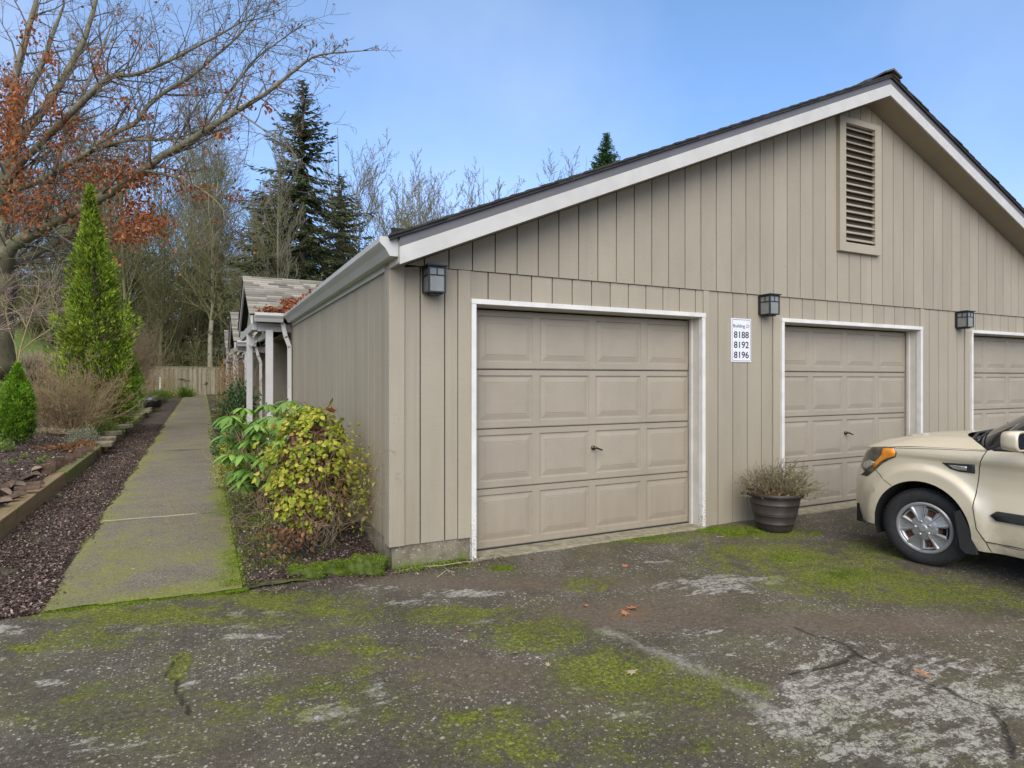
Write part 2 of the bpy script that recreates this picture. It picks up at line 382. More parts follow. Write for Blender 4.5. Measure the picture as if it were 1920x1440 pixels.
def asphalt_mat():
    n = NT("asphalt"); co = n.coord()
    big = n.noise(co, .9, 7, .62); big2 = n.noise(co, 2.3, 8, .7, .4); mid = n.noise(co, 9, 8, .75); sm_ = n.noise(co, 34, 6, .75); fine = n.noise(co, 150, 4, .75)
    def brk(m, amp, a, b, nz=None):            # a mask whose edge is broken up by noise
        return n.rng(n.math('ADD', m, n.math('MULTIPLY', n.math('SUBTRACT', nz or mid, .5), amp)), a, b)
    c = n.ramp(big2, [(.25, (.044, .037, .027)), (.45, (.070, .060, .044)), (.58, (.098, .085, .064)), (.75, (.15, .134, .105))])
    c = n.mix(n.rng(sm_, .42, .66, 0, .6), c, (.19, .165, .127))
    c = n.mix(n.rng(fine, .42, .60, 0, .8), c, (.026, .023, .018))
    c = n.mix(n.math('MULTIPLY', n.rng(big, .45, .6, 0, .6), n.rng(mid, .35, .6)), c, (.115, .092, .070))
    c = n.mix(n.math('MULTIPLY', n.rng(n.noise(co, 1.15, 6, .65), .52, .66, 0, .55), n.rng(sm_, .35, .6)), c, (.165, .158, .145))
    br = n.attr("brown"); bf = brk(br, 1.1, .22, .75); bf = n.math('MULTIPLY', bf, n.rng(fine, .3, .6, 1., .65))
    c = n.mix(n.math('MULTIPLY', bf, .8), c, n.ramp(sm_, [(.35, (.082, .060, .045)), (.6, (.15, .115, .088)), (.72, (.20, .165, .13))]))
    ru = n.attr("rust"); c = n.mix(n.math('MULTIPLY', brk(ru, 1.0, .4, 1.0), .30), c, (.19, .10, .05))
    for sc, th, col, am in ((22, .26, (.40, .37, .31), .8), (42, .30, (.46, .43, .36), .9), (75, .34, (.34, .31, .25), .9), (60, .30, (.03, .027, .022), .7)):
        w_ = n.n("TexNoise"); n.l(co, w_.inputs["Vector"]); w_.inputs["Scale"].default_value = sc*1.3; w_.inputs["Detail"].default_value = 2
        ad = n.n("VectorMath", operation='MULTIPLY_ADD'); n.l(w_.outputs[1], ad.inputs[0]); k = .9/sc; ad.inputs[1].default_value = (k, k, k); n.l(co, ad.inputs[2])
        v = n.n("TexVoronoi"); n.l(ad.outputs[0], v.inputs["Vector"]); v.inputs["Scale"].default_value = sc; s2 = n.n("SeparateColor"); n.l(v.outputs["Color"], s2.inputs[0])
        dsel = n.rng(v.outputs["Distance"], th*.8, th, 1, 0); f = n.math('MULTIPLY', dsel, n.rng(s2.outputs[0], .66 if sc > 30 else .80, .70 if sc > 30 else .82)); f = n.math('MULTIPLY', f, n.rng(big2, .36, .56, .15, 1.))
        f = n.math('MULTIPLY', f, n.rng(bf, .1, .8, am, .1)); c = n.mix(f, c, col)
    # pale worn coating, flaking in plates
    wh = n.attr("white"); dn = n.n("TexNoise"); n.l(co, dn.inputs["Vector"]); dn.inputs["Scale"].default_value = 14; dn.inputs["Detail"].default_value = 5; dn.inputs["Roughness"].default_value = .7
    ad = n.n("VectorMath", operation='MULTIPLY_ADD'); n.l(dn.outputs[1], ad.inputs[0]); ad.inputs[1].default_value = (.16, .16, .16); n.l(co, ad.inputs[2])
    v = n.n("TexVoronoi", feature='DISTANCE_TO_EDGE'); n.l(ad.outputs[0], v.inputs["Vector"]); v.inputs["Scale"].default_value = 19
    cell = n.rng(n.math('ADD', v.outputs["Distance"], n.math('MULTIPLY', sm_, .12)), .075, .125, .12, 1.)
    strk = n.noise(n.coord(scale=(2.2, 9, 1)), 1.6, 8, .75)
    th = n.math('ADD', n.math('MULTIPLY', wh, .50), n.math('ADD', n.math('MULTIPLY', n.math('SUBTRACT', mid, .5), 1.5), n.math('MULTIPLY', n.math('SUBTRACT', strk, .5), 1.9)))
    fl = n.math('MULTIPLY', n.rng(th, .26, .36), n.rng(wh, .03, .15)); fl = n.math('MULTIPLY', fl, cell); fl = n.math('MULTIPLY', fl, n.rng(sm_, .34, .40, .15, 1.)); fl = n.math('MULTIPLY', fl, n.rng(fine, .35, .55, 1., .75))
    sc2 = n.attr("scrape"); sf = n.math('MULTIPLY', n.rng(n.math('ADD', n.math('MULTIPLY', sc2, .34), n.math('ADD', n.math('MULTIPLY', mid, .75), n.math('MULTIPLY', big2, .75))), .90, 1.12), n.rng(sc2, .02, .3)); fl = n.math('MAXIMUM', fl, n.math('MULTIPLY', sf, n.rng(sm_, .36, .5, .15, .75)))
    c = n.mix(n.math('MULTIPLY', fl, .80), c, n.ramp(n.noise(co, 26, 5, .7), [(.3, (.33, .315, .28)), (.7, (.52, .50, .455))]))
    # moss
    ms = n.attr("moss"); mf = n.math('ADD', n.math('MULTIPLY', ms, .60), n.math('ADD', n.math('MULTIPLY', n.math('SUBTRACT', mid, .5), 1.7), n.math('MULTIPLY', n.math('SUBTRACT', big2, .5), 1.9)))
    f = n.math('MULTIPLY', n.rng(mf, .12, .50), n.rng(ms, .02, .2)); f = n.math('MULTIPLY', f, n.rng(n.math('ADD', sm_, n.math('MULTIPLY', fine, .4)), .52, .82, .35, 1.))
    mc = n.ramp(n.noise(co, 48, 6, .78), [(.30, (.038, .042, .008)), (.46, (.115, .135, .010)), (.56, (.26, .295, .014)), (.70, (.48, .52, .03))])
    c = n.mix(n.math('MULTIPLY', f, .95), c, mc)
    film = n.math('MULTIPLY', n.rng(n.noise(co, 1.7, 8, .7), .47, .62, 0, .5), n.rng(sm_, .42, .58)); film = n.math('MULTIPLY', film, n.rng(bf, 0, .6, 1, .3)); c = n.mix(film, c, (.12, .135, .022))
    ck = n.attr("crack"); ckf = n.rng(n.math('ADD', ck, n.math('MULTIPLY', sm_, .7)), 1.02, 1.22); c = n.mix(n.math('MULTIPLY', ckf, .7), c, (.016, .014, .010))
    n.color(c); n.set(Roughness=n.rng(mid, .3, .7, .7, .95)); n.b.inputs["Specular IOR Level"].default_value = .3
    h = n.math('ADD', n.math('MULTIPLY', fine, .5), n.math('MULTIPLY', sm_, 1.1)); h = n.math('ADD', h, n.math('MULTIPLY', f, 1.0)); h = n.math('ADD', h, n.math('MULTIPLY', fl, .5)); h = n.math('SUBTRACT', h, n.math('MULTIPLY', ckf, 2.))
    n.bump(h, 1., .009); return n.m
m_asph = asphalt_mat()
def frontedge(X):    # where the asphalt meets path, beds and building
    return np.where(X < -2.35, .15, np.where(X < -1.08, .15-.14*(X+2.35)/1.27*.9, np.where(X < 0, .06-.02*(X+1.08), .12)))
def asph_z(X, Y):
    z = bumpz(X, Y, .005)-.006*CRACK(X, Y)
    e = (X > -1.2) & (X < .62); z = z-np.where(e, np.clip((Y+.35)/.4, 0, 1)*.012, 0)
    return z+.004
AT = dict(moss=MOSS, white=WHITE, scrape=SCRAPE, brown=BROWN, rust=RUST, crack=CRACK)
xs = np.concatenate([np.linspace(-60, -5, 12)[:-1], np.arange(-5, 9.5, .028), np.linspace(9.5, 60, 12)])
ys = np.concatenate([np.linspace(-60, -5, 10)[:-1], np.arange(-5, .36, .028)])
o = grid_mesh("asphalt_driveway", xs, ys, asph_z, [m_asph], AT, keep=lambda x, y: y < frontedge(x)+.04); props(o, kind="structure")

# ground sheet to the horizon
def soil(name, a, b, moss=.0, chips=True):
    n = NT(name); co = n.coord(); x = n.noise(co, 30, 6, .7); c = n.ramp(x, [(.3, a), (.7, b)])
    if chips: c = n.mix(n.rng(n.noise(co, 75, 3, .7), .56, .68), c, [k*2.3 for k in b])
    if moss: 
        f = n.math('MULTIPLY', n.rng(n.noise(co, 3.2, 6, .65), .5, .58), moss); c = n.mix(f, c, n.ramp(n.noise(co, 60, 4, .7), [(.3, (.05, .06, .01)), (.7, (.16, .19, .02))]))
    n.color(c); n.set(Roughness=.95); n.bump(n.noise(co, 60, 6, .75), 1., .02); return n.m
m_soil = soil("bark_soil", (.022, .014, .011), (.065, .044, .036), .25)
m_soil2 = soil("bed_soil", (.028, .019, .013), (.085, .058, .042), .0)
def grass_mat():
    n = NT("lawn_grass"); co = n.coord(); c = n.ramp(n.noise(co, 2.5, 6, .65), [(.3, (.075, .115, .018)), (.55, (.15, .22, .035)), (.75, (.22, .25, .07))])
    n.color(c); n.set(Roughness=.9); n.bump(n.noise(co, 90, 5, .7), 1, .03); return n.m
m_grass = grass_mat()
m_forest = soil("forest_floor", (.03, .03, .012), (.07, .065, .03), .4)
T = np.vectorize(terr)
xs = np.concatenate([np.linspace(-900, -30, 14)[:-1], np.linspace(-30, -3.2, 60), [-3.0], np.linspace(-2.9, 30, 24), np.linspace(40, 900, 14)])
ys = np.concatenate([np.linspace(-900, -6, 12)[:-1], np.linspace(-6, 60, 70), np.linspace(70, 1200, 16)])
o = grid_mesh("ground", xs, ys, lambda X, Y: T(X, Y)-.06, [m_forest]); props(o, kind="structure")

# lawn on the rising ground at the left, and bed soil in front of it
xs = np.linspace(-24, -3.25, 84); ys = np.linspace(-1.5, 58, 120)
o = grid_mesh("lawn", xs, ys, lambda X, Y: T(X, Y)-.005+bumpz(X, Y, .012, .5), [m_grass],
              keep=lambda x, y: (-3.1-x > 2.3+.5*np.sin(y*.6)) & (-3.1-x < 14)); props(o, kind="structure")
xs = np.concatenate([np.arange(-6.4, -3.19, .1), [-3.16]]); ys = np.concatenate([np.arange(-1.5, 8, .1), np.arange(8, 40, .35)])
o = grid_mesh("garden_bed_left", xs, ys, lambda X, Y: T(X, Y)+bumpz(X, Y, .012, 1.3), [m_soil2]); props(o, kind="structure")

# path of aggregate concrete
def path_mat():
    n = NT("aggregate_path"); co = n.coord(); big = n.noise(co, 1.6, 7, .68); mid = n.noise(co, 8, 7, .75); sm_ = n.noise(co, 40, 5, .75); fine = n.noise(co, 140, 4, .75)
    c = n.ramp(big, [(.3, (.085, .075, .057)), (.7, (.165, .147, .115))]); c = n.mix(n.rng(sm_, .4, .65, 0, .5), c, (.26, .23, .175)); c = n.mix(n.rng(fine, .45, .64, 0, .7), c, (.05, .042, .03))
    for sc, lo_, col in ((85, .45, (.40, .36, .28)), (60, .62, (.05, .042, .03)), (120, .5, (.30, .26, .2))):
        v = n.n("TexVoronoi"); n.l(co, v.inputs["Vector"]); v.inputs["Scale"].default_value = sc
        s2 = n.n("SeparateColor"); n.l(v.outputs["Color"], s2.inputs[0])
        f = n.math('MULTIPLY', n.rng(v.outputs["Distance"], .25, .42, 1, 0), n.rng(s2.outputs[0], lo_, lo_+.06)); c = n.mix(n.math('MULTIPLY', f, .75), c, col)
    ms = n.attr("moss"); t = n.math('ADD', n.math('MULTIPLY', ms, .62), n.math('ADD', n.math('MULTIPLY', n.math('SUBTRACT', mid, .5), .9), n.math('MULTIPLY', n.math('SUBTRACT', big, .5), 1.5)))
    f = n.math('MULTIPLY', n.rng(t, .08, .5), n.rng(n.math('ADD', sm_, n.math('MULTIPLY', fine, .5)), .55, .85, .3, 1.))
    c = n.mix(f, c, n.ramp(n.noise(co, 46, 5, .78), [(.28, (.07, .072, .014)), (.5, (.17, .185, .018)), (.75, (.34, .36, .04))]))
    j = n.attr("joint"); c = n.mix(n.rng(j, .3, .8), c, (.035, .033, .02)); j2 = n.attr("pale"); c = n.mix(n.math('MULTIPLY', n.rng(n.math('ADD', j2, n.math('MULTIPLY', mid, .3)), .55, .8), .8), c, (.42, .38, .29))
    n.color(c); n.set(Roughness=.9); h = n.math('SUBTRACT', n.math('ADD', fine, sm_), n.math('MULTIPLY', j, 1.5)); n.bump(h, 1., .007); return n.m
def pl(Y): return -2.37-.004*Y+.03*np.sin(Y*1.7)+.02*np.sin(Y*5.3)
def pmoss(X, Y):
    e = np.clip(1-(-1.08-X)/.28, 0, 1)*(.9+.3*np.sin(Y*2.1)) + np.clip(1-(X+2.36)/.35, 0, 1)*.75
    e = np.maximum(e, np.clip(1-(Y-.1)/.6, 0, 1)*.75); e = np.maximum(e, .52*np.exp(-((X+2.0)/.35)**2)*np.exp(-((Y-1.3)/1.5)**2)); e = np.maximum(e, .16+.14*np.sin(Y*.9)); return np.clip(e, 0, 1.1)*np.where(Y > 12, .8, 1)
JY = [2.92, 6.4, 9.3, 12.4, 15.5, 18.6, 21.7, 25, 28, 31, 34]
def joint(X, Y):
    d = np.full_like(X, 9.)
    for k, y in enumerate(JY): d = np.minimum(d, np.abs(Y-y-.09*(X+1.7)*(-1 if k % 2 else 1)*.4))
    return np.clip(1-d/.03, 0, 1)
def pale(X, Y): return np.where(np.abs(Y-2.92+.036*(X+1.7)) < .06, np.clip(1-np.abs(Y-2.95+.036*(X+1.7))/.035, 0, 1)*np.clip((-1.35-X)/.1, 0, 1), 0)
xs = np.arange(-2.42, -1.075, .027); ys = np.concatenate([np.arange(.0, 9, .03), np.arange(9, 41, .15)])
RI = np.vectorize(rise)
pz = lambda X, Y: RI(Y)+.016+bumpz(X, Y, .002, 2)-.01*joint(X, Y)-.03*np.clip((-2.30-X)/.1, 0, 1)-.05*(Y < .02)
o = grid_mesh("path", xs, ys, pz, [path_mat()], dict(moss=pmoss, joint=joint, pale=pale),
              keep=lambda x, y: (y > .15-.14*(x+2.35)/1.27*.9-.01) & (x > pl(y)))
props(o, kind="structure")
# far end of the path bends left in front of the fence
o = grid_mesh("path_bend", np.arange(-6.5, -1.0, .12), np.arange(39.5, 41.2, .12), lambda X, Y: RI(Y)+.02, [bpy.data.materials["aggregate_path"]],
              dict(moss=lambda X, Y: X*0+.6, joint=lambda X, Y: X*0, pale=lambda X, Y: X*0)); props(o, kind="structure")

# bark strip between path and timbers, bed against the garage wall
xs = np.arange(-3.1, -2.32, .03); ys = np.concatenate([np.arange(-.1, 9, .035), np.arange(9, 41, .2)])
o = grid_mesh("bark_strip", xs, ys, lambda X, Y: RI(Y)+.012+bumpz(X, Y, .012, 2.2)-.02*(X > -2.45)-.03*(Y < .1), [m_soil], keep=lambda x, y: y > .08+.06*np.sin(x*7)); props(o, kind="structure")
xs = np.arange(-1.09, .001, .03); ys = np.concatenate([np.arange(.0, 7, .035), np.arange(7, 32, .2)])
o = grid_mesh("garden_bed_right", xs, ys, lambda X, Y: T(np.minimum(X, -.002), Y)+bumpz(X, Y, .012, 2)+.006, [soil("wall_bed_soil", (.02, .013, .010), (.07, .046, .036), .75)],
              keep=lambda x, y: y > .05); props(o, kind="structure")

# ------------------------------------------------------------------ garage building
G = thing("garage_building", "tan boarded garage row with white framed doors and a tall louvred gable vent", "garage", (0, 0, 0))
ZB, AX, AZ, SL = 2.4645, 5.936, 4.90, .418
def soff(x): return AZ-SL*abs(AX-x)
def board(mb, x0, x1, z0, z1, y0, y1, mi=0):      # vertical board, top may be a number or a function
    a, b = (z1(x0), z1(x1)) if callable(z1) else (z1, z1)
    if x0 < AX < x1 and callable(z1):
        board(mb, x0, AX, z0, z1, y0, y1, mi); board(mb, AX, x1, z0, z1, y0, y1, mi); return
    mb.add([(x0,y0,z0),(x1,y0,z0),(x1,y1,z0),(x0,y1,z0),(x0,y0,a),(x1,y0,b),(x1,y1,b),(x0,y1,a)],
           [(0,3,2,1),(4,5,6,7),(0,1,5,4),(1,2,6,5),(2,3,7,6),(3,0,4,7)], mi)
DOORS = [.684+3.744*i for i in range(3)]; DW, DT = 2.6155, 2.2214
low = MB(); up = MB(); trim = MB(); gp = .010
def boards(mb, xa, xb, z0, z1, pitch, start, y0, y1):
    e = [xa]; x = start
    while x < xb-.03:
        if x > xa+.03: e.append(x)
        x += pitch
    e.append(xb)
    for i, (a, b) in enumerate(zip(e[:-1], e[1:])):
        board(mb, a+(gp/2 if i else 0), b-(gp/2 if i < len(e)-2 else 0), z0, z1, y0, y1)
boards(up, -.02, 11.89, ZB, lambda x: soff(x)-.002, .2135, .06, -.016, .004)
segs = [(.10, .57, .19)] + [(DOORS[i]+DW+.075, DOORS[i+1]-.105, -.01) for i in range(2)] + [(DOORS[2]+DW+.075, 11.77, -.01)]
for k, (a, b, z0) in enumerate(segs): boards(low, a, b, z0, ZB-.003, .2135 if k else .213, (a+.14 if k else .243), .0, .018)
for d in DOORS: boards(low, d-.005, d+DW+.005, DT-.02, ZB-.003, .2135, d+.17, .0, .018)
bk = MB(); bk.box(-.02+.03, .02, .0, .688, .04, ZB+.3); 
for i in range(2): bk.box(DOORS[i]+DW-.004, .02, -.05, DOORS[i+1]+.004, .04, ZB+.3)
bk.box(DOORS[2]+DW-.004, .02, -.05, 11.84, .04, ZB+.3)
for d in DOORS: bk.box(d+.03, .02, DT+.001, d+DW-.03, .04, ZB+.02)
board(bk, .02, 11.84, ZB+.0, lambda x: soff(x)-.01, .006, .018)
bk.build("wall_backing", m_dark, G)
low.build("front_siding", m_side, G, bevel=.002); up.build("gable_siding", m_side, G, bevel=.002)
trim.box(-.022, -.018, .19, .105, .001, ZB-.004); trim.box(.572, -.016, .19, DOORS[0]-.001, .001, ZB-.004)
trim.box(-.022, .001, .19, .0, .13, ZB+.01)
for i in range(3):
    if i: trim.box(DOORS[i]-.105, -.016, -.005, DOORS[i]-.001, .001, ZB-.004)
    trim.box(DOORS[i]+DW+.001, -.016, -.005, DOORS[i]+DW+.075, .001, ZB-.004)

trim.v, tv_ = [], trim.v
for k in range(len(tv_)//8):
    q = MB(); q.add(tv_[8*k:8*k+8], [(0,3,2,1),(4,5,6,7),(0,1,5,4),(1,2,6,5),(2,3,7,6),(3,0,4,7)]); q.build("corner_trim" if k in (0, 2) else "door_casing", m_trim, G, bevel=.003)
# side wall, facing the path: narrow grooved boards
SLEN = 6.36
sw = MB(); y = .13
while y < SLEN-.02:
    y1 = min(y+.2135, SLEN); sw.box(0, y+.004, .22, .02, y1-.004, ZB+.03); y = y1
sw.build("side_siding", m_side2, G, bevel=.002)
f = MB(); f.box(.012, .10, .1, .04, SLEN, ZB+.1); f.build("side_backing", m_dark, G)
f = MB(); f.box(.008, .012, -.1, .683, .15, .192); f.box(.008, .15, -.1, .12, SLEN, .225); f.build("foundation", m_conc, G, bevel=.006)
f = MB(); f.box(.04, SLEN, -.1, 11.84, SLEN+.1, ZB+.2); f.box(11.82, .04, -.1, 11.86, SLEN, ZB); 
f.build("rear_wall", m_side2, G)
# doors with frames
def door_panels(mb, x0, z0, y):
    """one section of a raised-panel door, 4 panels, facing -Y"""
    wdt, h = 2.52, .535; y0 = y
    xs_ = [x0+.02+.08+.624*i for i in range(4)]; pw, zb, zt = .545, z0+.065, z0+h-.055
    mb.box(x0, y+.012, z0+.003, x0+wdt, y+.04, z0+h-.003)
    # frame faces round panels
    cols = [x0]+[q for a in xs_ for q in (a, a+pw)]+[x0+wdt]
    for i in range(0, len(cols), 2): mb.box(cols[i], y, z0+.012, cols[i+1], y+.012, z0+h-.012)
    for a in xs_:
        mb.box(a, y, z0+.012, a+pw, y+.012, zb); mb.box(a, y, zt, a+pw, y+.012, z0+h-.012)
        def ring(i, yy): return [(a+i, yy, zb+i), (a+pw-i, yy, zb+i), (a+pw-i, yy, zt-i), (a+i, yy, zt-i)]
        rs = [ring(0, y-.0), ring(.006, y+.010), ring(.018, y+.0105), ring(.062, y+.002), ring(.065, y+.005), ring(.068, y+.0005), ring(.2, y+.0005)]
        vs = [p for r in rs for p in r]; fs = [(4*i+k, 4*i+(k+1) % 4, 4*i+4+(k+1) % 4, 4*i+4+k) for i in range(len(rs)-1) for k in range(4)]
        n = 4*(len(rs)-1); fs.append((n, n+1, n+2, n+3)); mb.add(vs, fs)
    # tongue lines above and below
    for zz in (z0+.006, z0+h-.012): mb.box(x0, y+.004, zz, x0+wdt, y+.014, zz+.006)
lab = ["", "", ""]
for i, d in enumerate(DOORS):
    gd = bpy.data.objects.new("garage_door", None); COL.objects.link(gd); gd.parent = G
    for k in range(4):
        s_ = MB(); door_panels(s_, d+.048, .022+.5345*k, .165-.006*(k == 3)); s_.build("door_section", m_door, gd, bevel=.0015)
    hd = MB(); hc = (d+1.36, .150, .872); hd.lathe([(0, -.006), (.021, -.006), (.021, .012), (0, .012)], hc, 14, 'X')
    n0 = len(hd.v); hd.v = [(hc[0]+(p[2]-hc[2]), hc[1]+(p[0]-hc[0]), hc[2]+(p[1]-hc[1])) for p in hd.v]
    hd.tube([(hc[0], .162, hc[2]), (hc[0], .108, hc[2])], .009, 8); hd.tube([(hc[0]-.02, .11, hc[2]+.010), (hc[0], .108, hc[2]+.004), (hc[0]+.075, .108, hc[2]-.022)], [.008, .011, .007], 8)
    hd.build("door_handle", simple("handle_metal", (.09, .075, .05), .3, .8), gd, smooth=True)
    sl = MB(); sl.box(d+.05, .15, .0195, d+DW-.05, .17, .028); sl.build("bottom_seal", m_black, gd)
    fr = MB(); fr.box(d, -.044, .012 if i else -.005, d+.042, .016, DT-.043); fr.box(d+DW-.042, -.044, .012, d+DW, .016, DT-.043); fr.box(d-.003, -.047, DT-.043, d+DW+.003, .016, DT)
    fr.build("door_frame", m_white, G, bevel=.003)
    jb = MB(); jb.box(d+.006, .017, -.01, d+.036, .2, DT-.05); jb.box(d+DW-.036, .017, -.01, d+DW-.006, .2, DT-.05); jb.box(d+.006, .017, DT-.05, d+DW-.006, .2, DT-.012)
    jb.box(d+DW-.06, .10, -.008, d+DW-.037, .135, DT-.052); jb.box(d+.037, .10, -.008, d+.05, .135, DT-.052)
    jb.build("door_jamb", m_jamb, G, bevel=.002)
    th = MB(); th.box(d+.02, -.075, -.08, d+DW-.02, .2, .019); th.build("threshold", simple("threshold_concrete", (.24, .215, .15), .9, var=.35, sc=14, bump=.004), G, bevel=.004)
    ft = MB(); ft.box(d+.05, .21, -.05, d+DW-.05, .24, DT); ft.build("door_backing", m_dark, G)
# vent
vt = MB(); x0, x1, z0, z1 = 5.375, 6.14, 3.06, 4.66
vt.box(x0, -.068, z0, x0+.11, -.014, z1); vt.box(x1-.11, -.068, z0, x1, -.014, z1); vt.box(x0+.11, -.068, z0, x1-.11, -.014, z0+.11); vt.box(x0+.11, -.068, z1-.07, x1-.11, -.014, z1)
gv = vt.build("gable_vent", m_trim, G, bevel=.003)
sl = MB(); n = 17; za, zb = z0+.115, z1-.075
for k in range(n):
    z = za+(zb-za)*(k+.5)/n; sl.obox(((x0+x1)/2, -.042, z), ((x1-x0)/2-.112, .004, .034), Matrix.Rotation(math.radians(-52), 3, 'X'))
sl.build("louvre", m_trim, gv)
b_ = MB(); b_.box(x0+.1, -.0195, z0+.1, x1-.1, -.0170, z1-.05); b_.build("vent_backing", simple("vent_inside", (.075, .06, .045), .9), gv)
# rake boards and roof
OV = .298; YB = 6.44
def rake(z0, z1, ya, yb, mb, xl=-.02):
    for sgn in (0, 1):
        P = [(xl, soff(xl)), (AX, AZ)]
        for (xa, zaa), (xb, zbb) in [(P[0], P[1])]:
            if sgn: xa, xb = 2*AX-xb, 2*AX-xa; zaa, zbb = zbb, zaa
            mb.add([(xa,ya,zaa+z0),(xb,ya,zbb+z0),(xb,yb,zbb+z0),(xa,yb,zaa+z0),(xa,ya,zaa+z1),(xb,ya,zbb+z1),(xb,yb,zbb+z1),(xa,yb,zaa+z1)],
                   [(0,3,2,1),(4,5,6,7),(0,1,5,4),(1,2,6,5),(2,3,7,6),(3,0,4,7)])
r_ = MB(); rake(-.001, .132, -OV-.02, -OV, r_); r_.build("rake_board", m_fascia, G, bevel=.002)
r_ = MB(); rake(.1325, .205, -OV-.012, -OV+.03, r_); r_.build("rake_flashing", m_grey, G)
r_ = MB(); rake(.002, .02, -OV+.001, .0, r_, -.0); r_.build("soffit", m_soffit, G)
m_shdark = simple("dark_shingle_edge", (.035, .032, .03), .9, var=.3, sc=12, bump=.004)
r_ = MB(); rake(.208, .238, -OV-.035, YB, r_, -.09); r_.build("roof", m_shdark, G)
sg = MB(); k = 0; L = math.hypot(AX+.09, (AX+.09)*SL); nn = 42
for side in (0, 1):
    for k in range(nn):
        xa = -.10+(AX+.10)*k/nn; xb = xa+(AX+.1)/nn*1.15; xb = min(xb, AX); za_ = soff(xa)+.253; zb_ = soff(xb)+.243
        f_ = (lambda x: 2*AX-x) if side else (lambda x: x); jit = R.uniform(-.006, .006)
        ya = -OV-.045+jit
        sg.add([(f_(xa), ya, za_-.018), (f_(xb), ya, zb_-.012), (f_(xb), YB, zb_-.012), (f_(xa), YB, za_-.018), (f_(xa), ya, za_), (f_(xb), ya, zb_), (f_(xb), YB, zb_), (f_(xa), YB, za_)],
               [(0,3,2,1),(4,5,6,7),(0,1,5,4),(1,2,6,5),(2,3,7,6),(3,0,4,7)])
sg.build("shingles", m_shdark, G)
rc = MB()
for k in range(24):
    y = -OV-.06+k*.24
    for s_ in (-1, 1):
        rc.add([(AX, y, AZ+.305), (AX, y+.3, AZ+.285), (AX+s_*.16, y+.3, AZ+.285-.16*SL), (AX+s_*.16, y, AZ+.305-.16*SL), (AX, y, AZ+.285), (AX, y+.3, AZ+.265), (AX+s_*.16, y+.3, AZ+.265-.16*SL), (AX+s_*.16, y, AZ+.285-.16*SL)],
               [(0,3,2,1),(4,5,6,7),(0,1,5,4),(1,2,6,5),(2,3,7,6),(3,0,4,7)])
rc.build("ridge_cap", simple("ridge_shingle", (.10, .09, .08), .9, var=.3, sc=10, bump=.003), G)
# gutter along the eave over the path
gut = MB(); prof = [(-.022, 2.62), (-.022, 2.475), (-.085, 2.475), (-.118, 2.53), (-.150, 2.56), (-.162, 2.575), (-.162, 2.618), (-.152, 2.618), (-.150, 2.585), (-.075, 2.49), (-.034, 2.49), (-.034, 2.62)]
gut.prism(prof, lambda p, a: (p[0], a, p[1]), -OV+.03, 6.02); 
ecap = [(-.022, 2.62), (-.022, 2.475), (-.085, 2.475), (-.118, 2.53), (-.150, 2.56), (-.162, 2.575), (-.162, 2.618)]
gut.prism(ecap, lambda p, a: (p[0]*1.01-.001, a, p[1]), -OV+.026, -OV+.031)
gut.build("gutter", m_gutter, G)
ff = MB(); ff.box(-.021, -OV+.002, 2.425, .012, 6.05, 2.60); ff.build("eave_fascia", m_fascia, G)
st = MB(); st.box(11.88, -OV, 2.42, 11.9, YB, 2.6); st.build("far_eave_fascia", m_fascia, G)

# wall lamps
m_frost = simple("frosted_glass", (.19, .20, .185), .2, var=.12, sc=12, spec=.5)
def lamp(x, label):
    t = thing("wall_lamp", label, "wall lamp", (x, -.02, 2.25), "box lanterns over the garage fronts")
    x -= .012; a, b, y0, y1, z0, z1 = x-.068, x+.068, -.160, -.02, 2.238, 2.448
    f = MB(); s = .008
    for xx in (a, b):
        for yy in (y0, y1-.012): f.box(xx-s, yy, z0, xx+s, yy+.012, z1)
    for zz in (z0, z0+.135, z1-.014):
        f.box(a+s, y0+.001, zz, b-s, y0+.011, zz+.011); 
        for xx in (a, b): f.box(xx-s+.001, y0+.012, zz, xx+s-.001, y1-.012, zz+.011)
    f.box(x-.005, y0+.001, z0+.146, x+.005, y0+.011, z1-.014)
    for xx in (a, b): f.box(xx-.006, (y0+y1)/2-.005, z0+.146, xx+.006, (y0+y1)/2+.005, z1-.014)
    f.build("lamp_frame", m_black, t, bevel=.001)
    g = MB(); g.box(a-.001, y0+.006, z0+.012, b+.001, y1-.006, z1-.012); g.build("glass", m_frost, t)
    c = MB(); c.box(a-.018, y0-.016, z1+.0005, b+.018, y1+.002, z1+.014); c.box(a+.03, y0+.03, z1+.0145, b-.03, y1-.03, z1+.022); c.build("lamp_cap", m_black, t, bevel=.002)
    p = MB(); p.box(a-.01, -.02, z0+.01, b+.01, -.0165 if False else -.001, z1); p.box(a+.02, y0+.03, z0-.014, b-.02, y1-.02, z0-.0005); p.build("back_plate", m_black, t)
lamp(.345, "black box lantern with frosted panes near the garage corner above the first door's left trim")
lamp(4.19, "black box lantern with frosted panes above the house number sign")
lamp(7.93, "black box lantern with frosted panes between the second and third garage door")
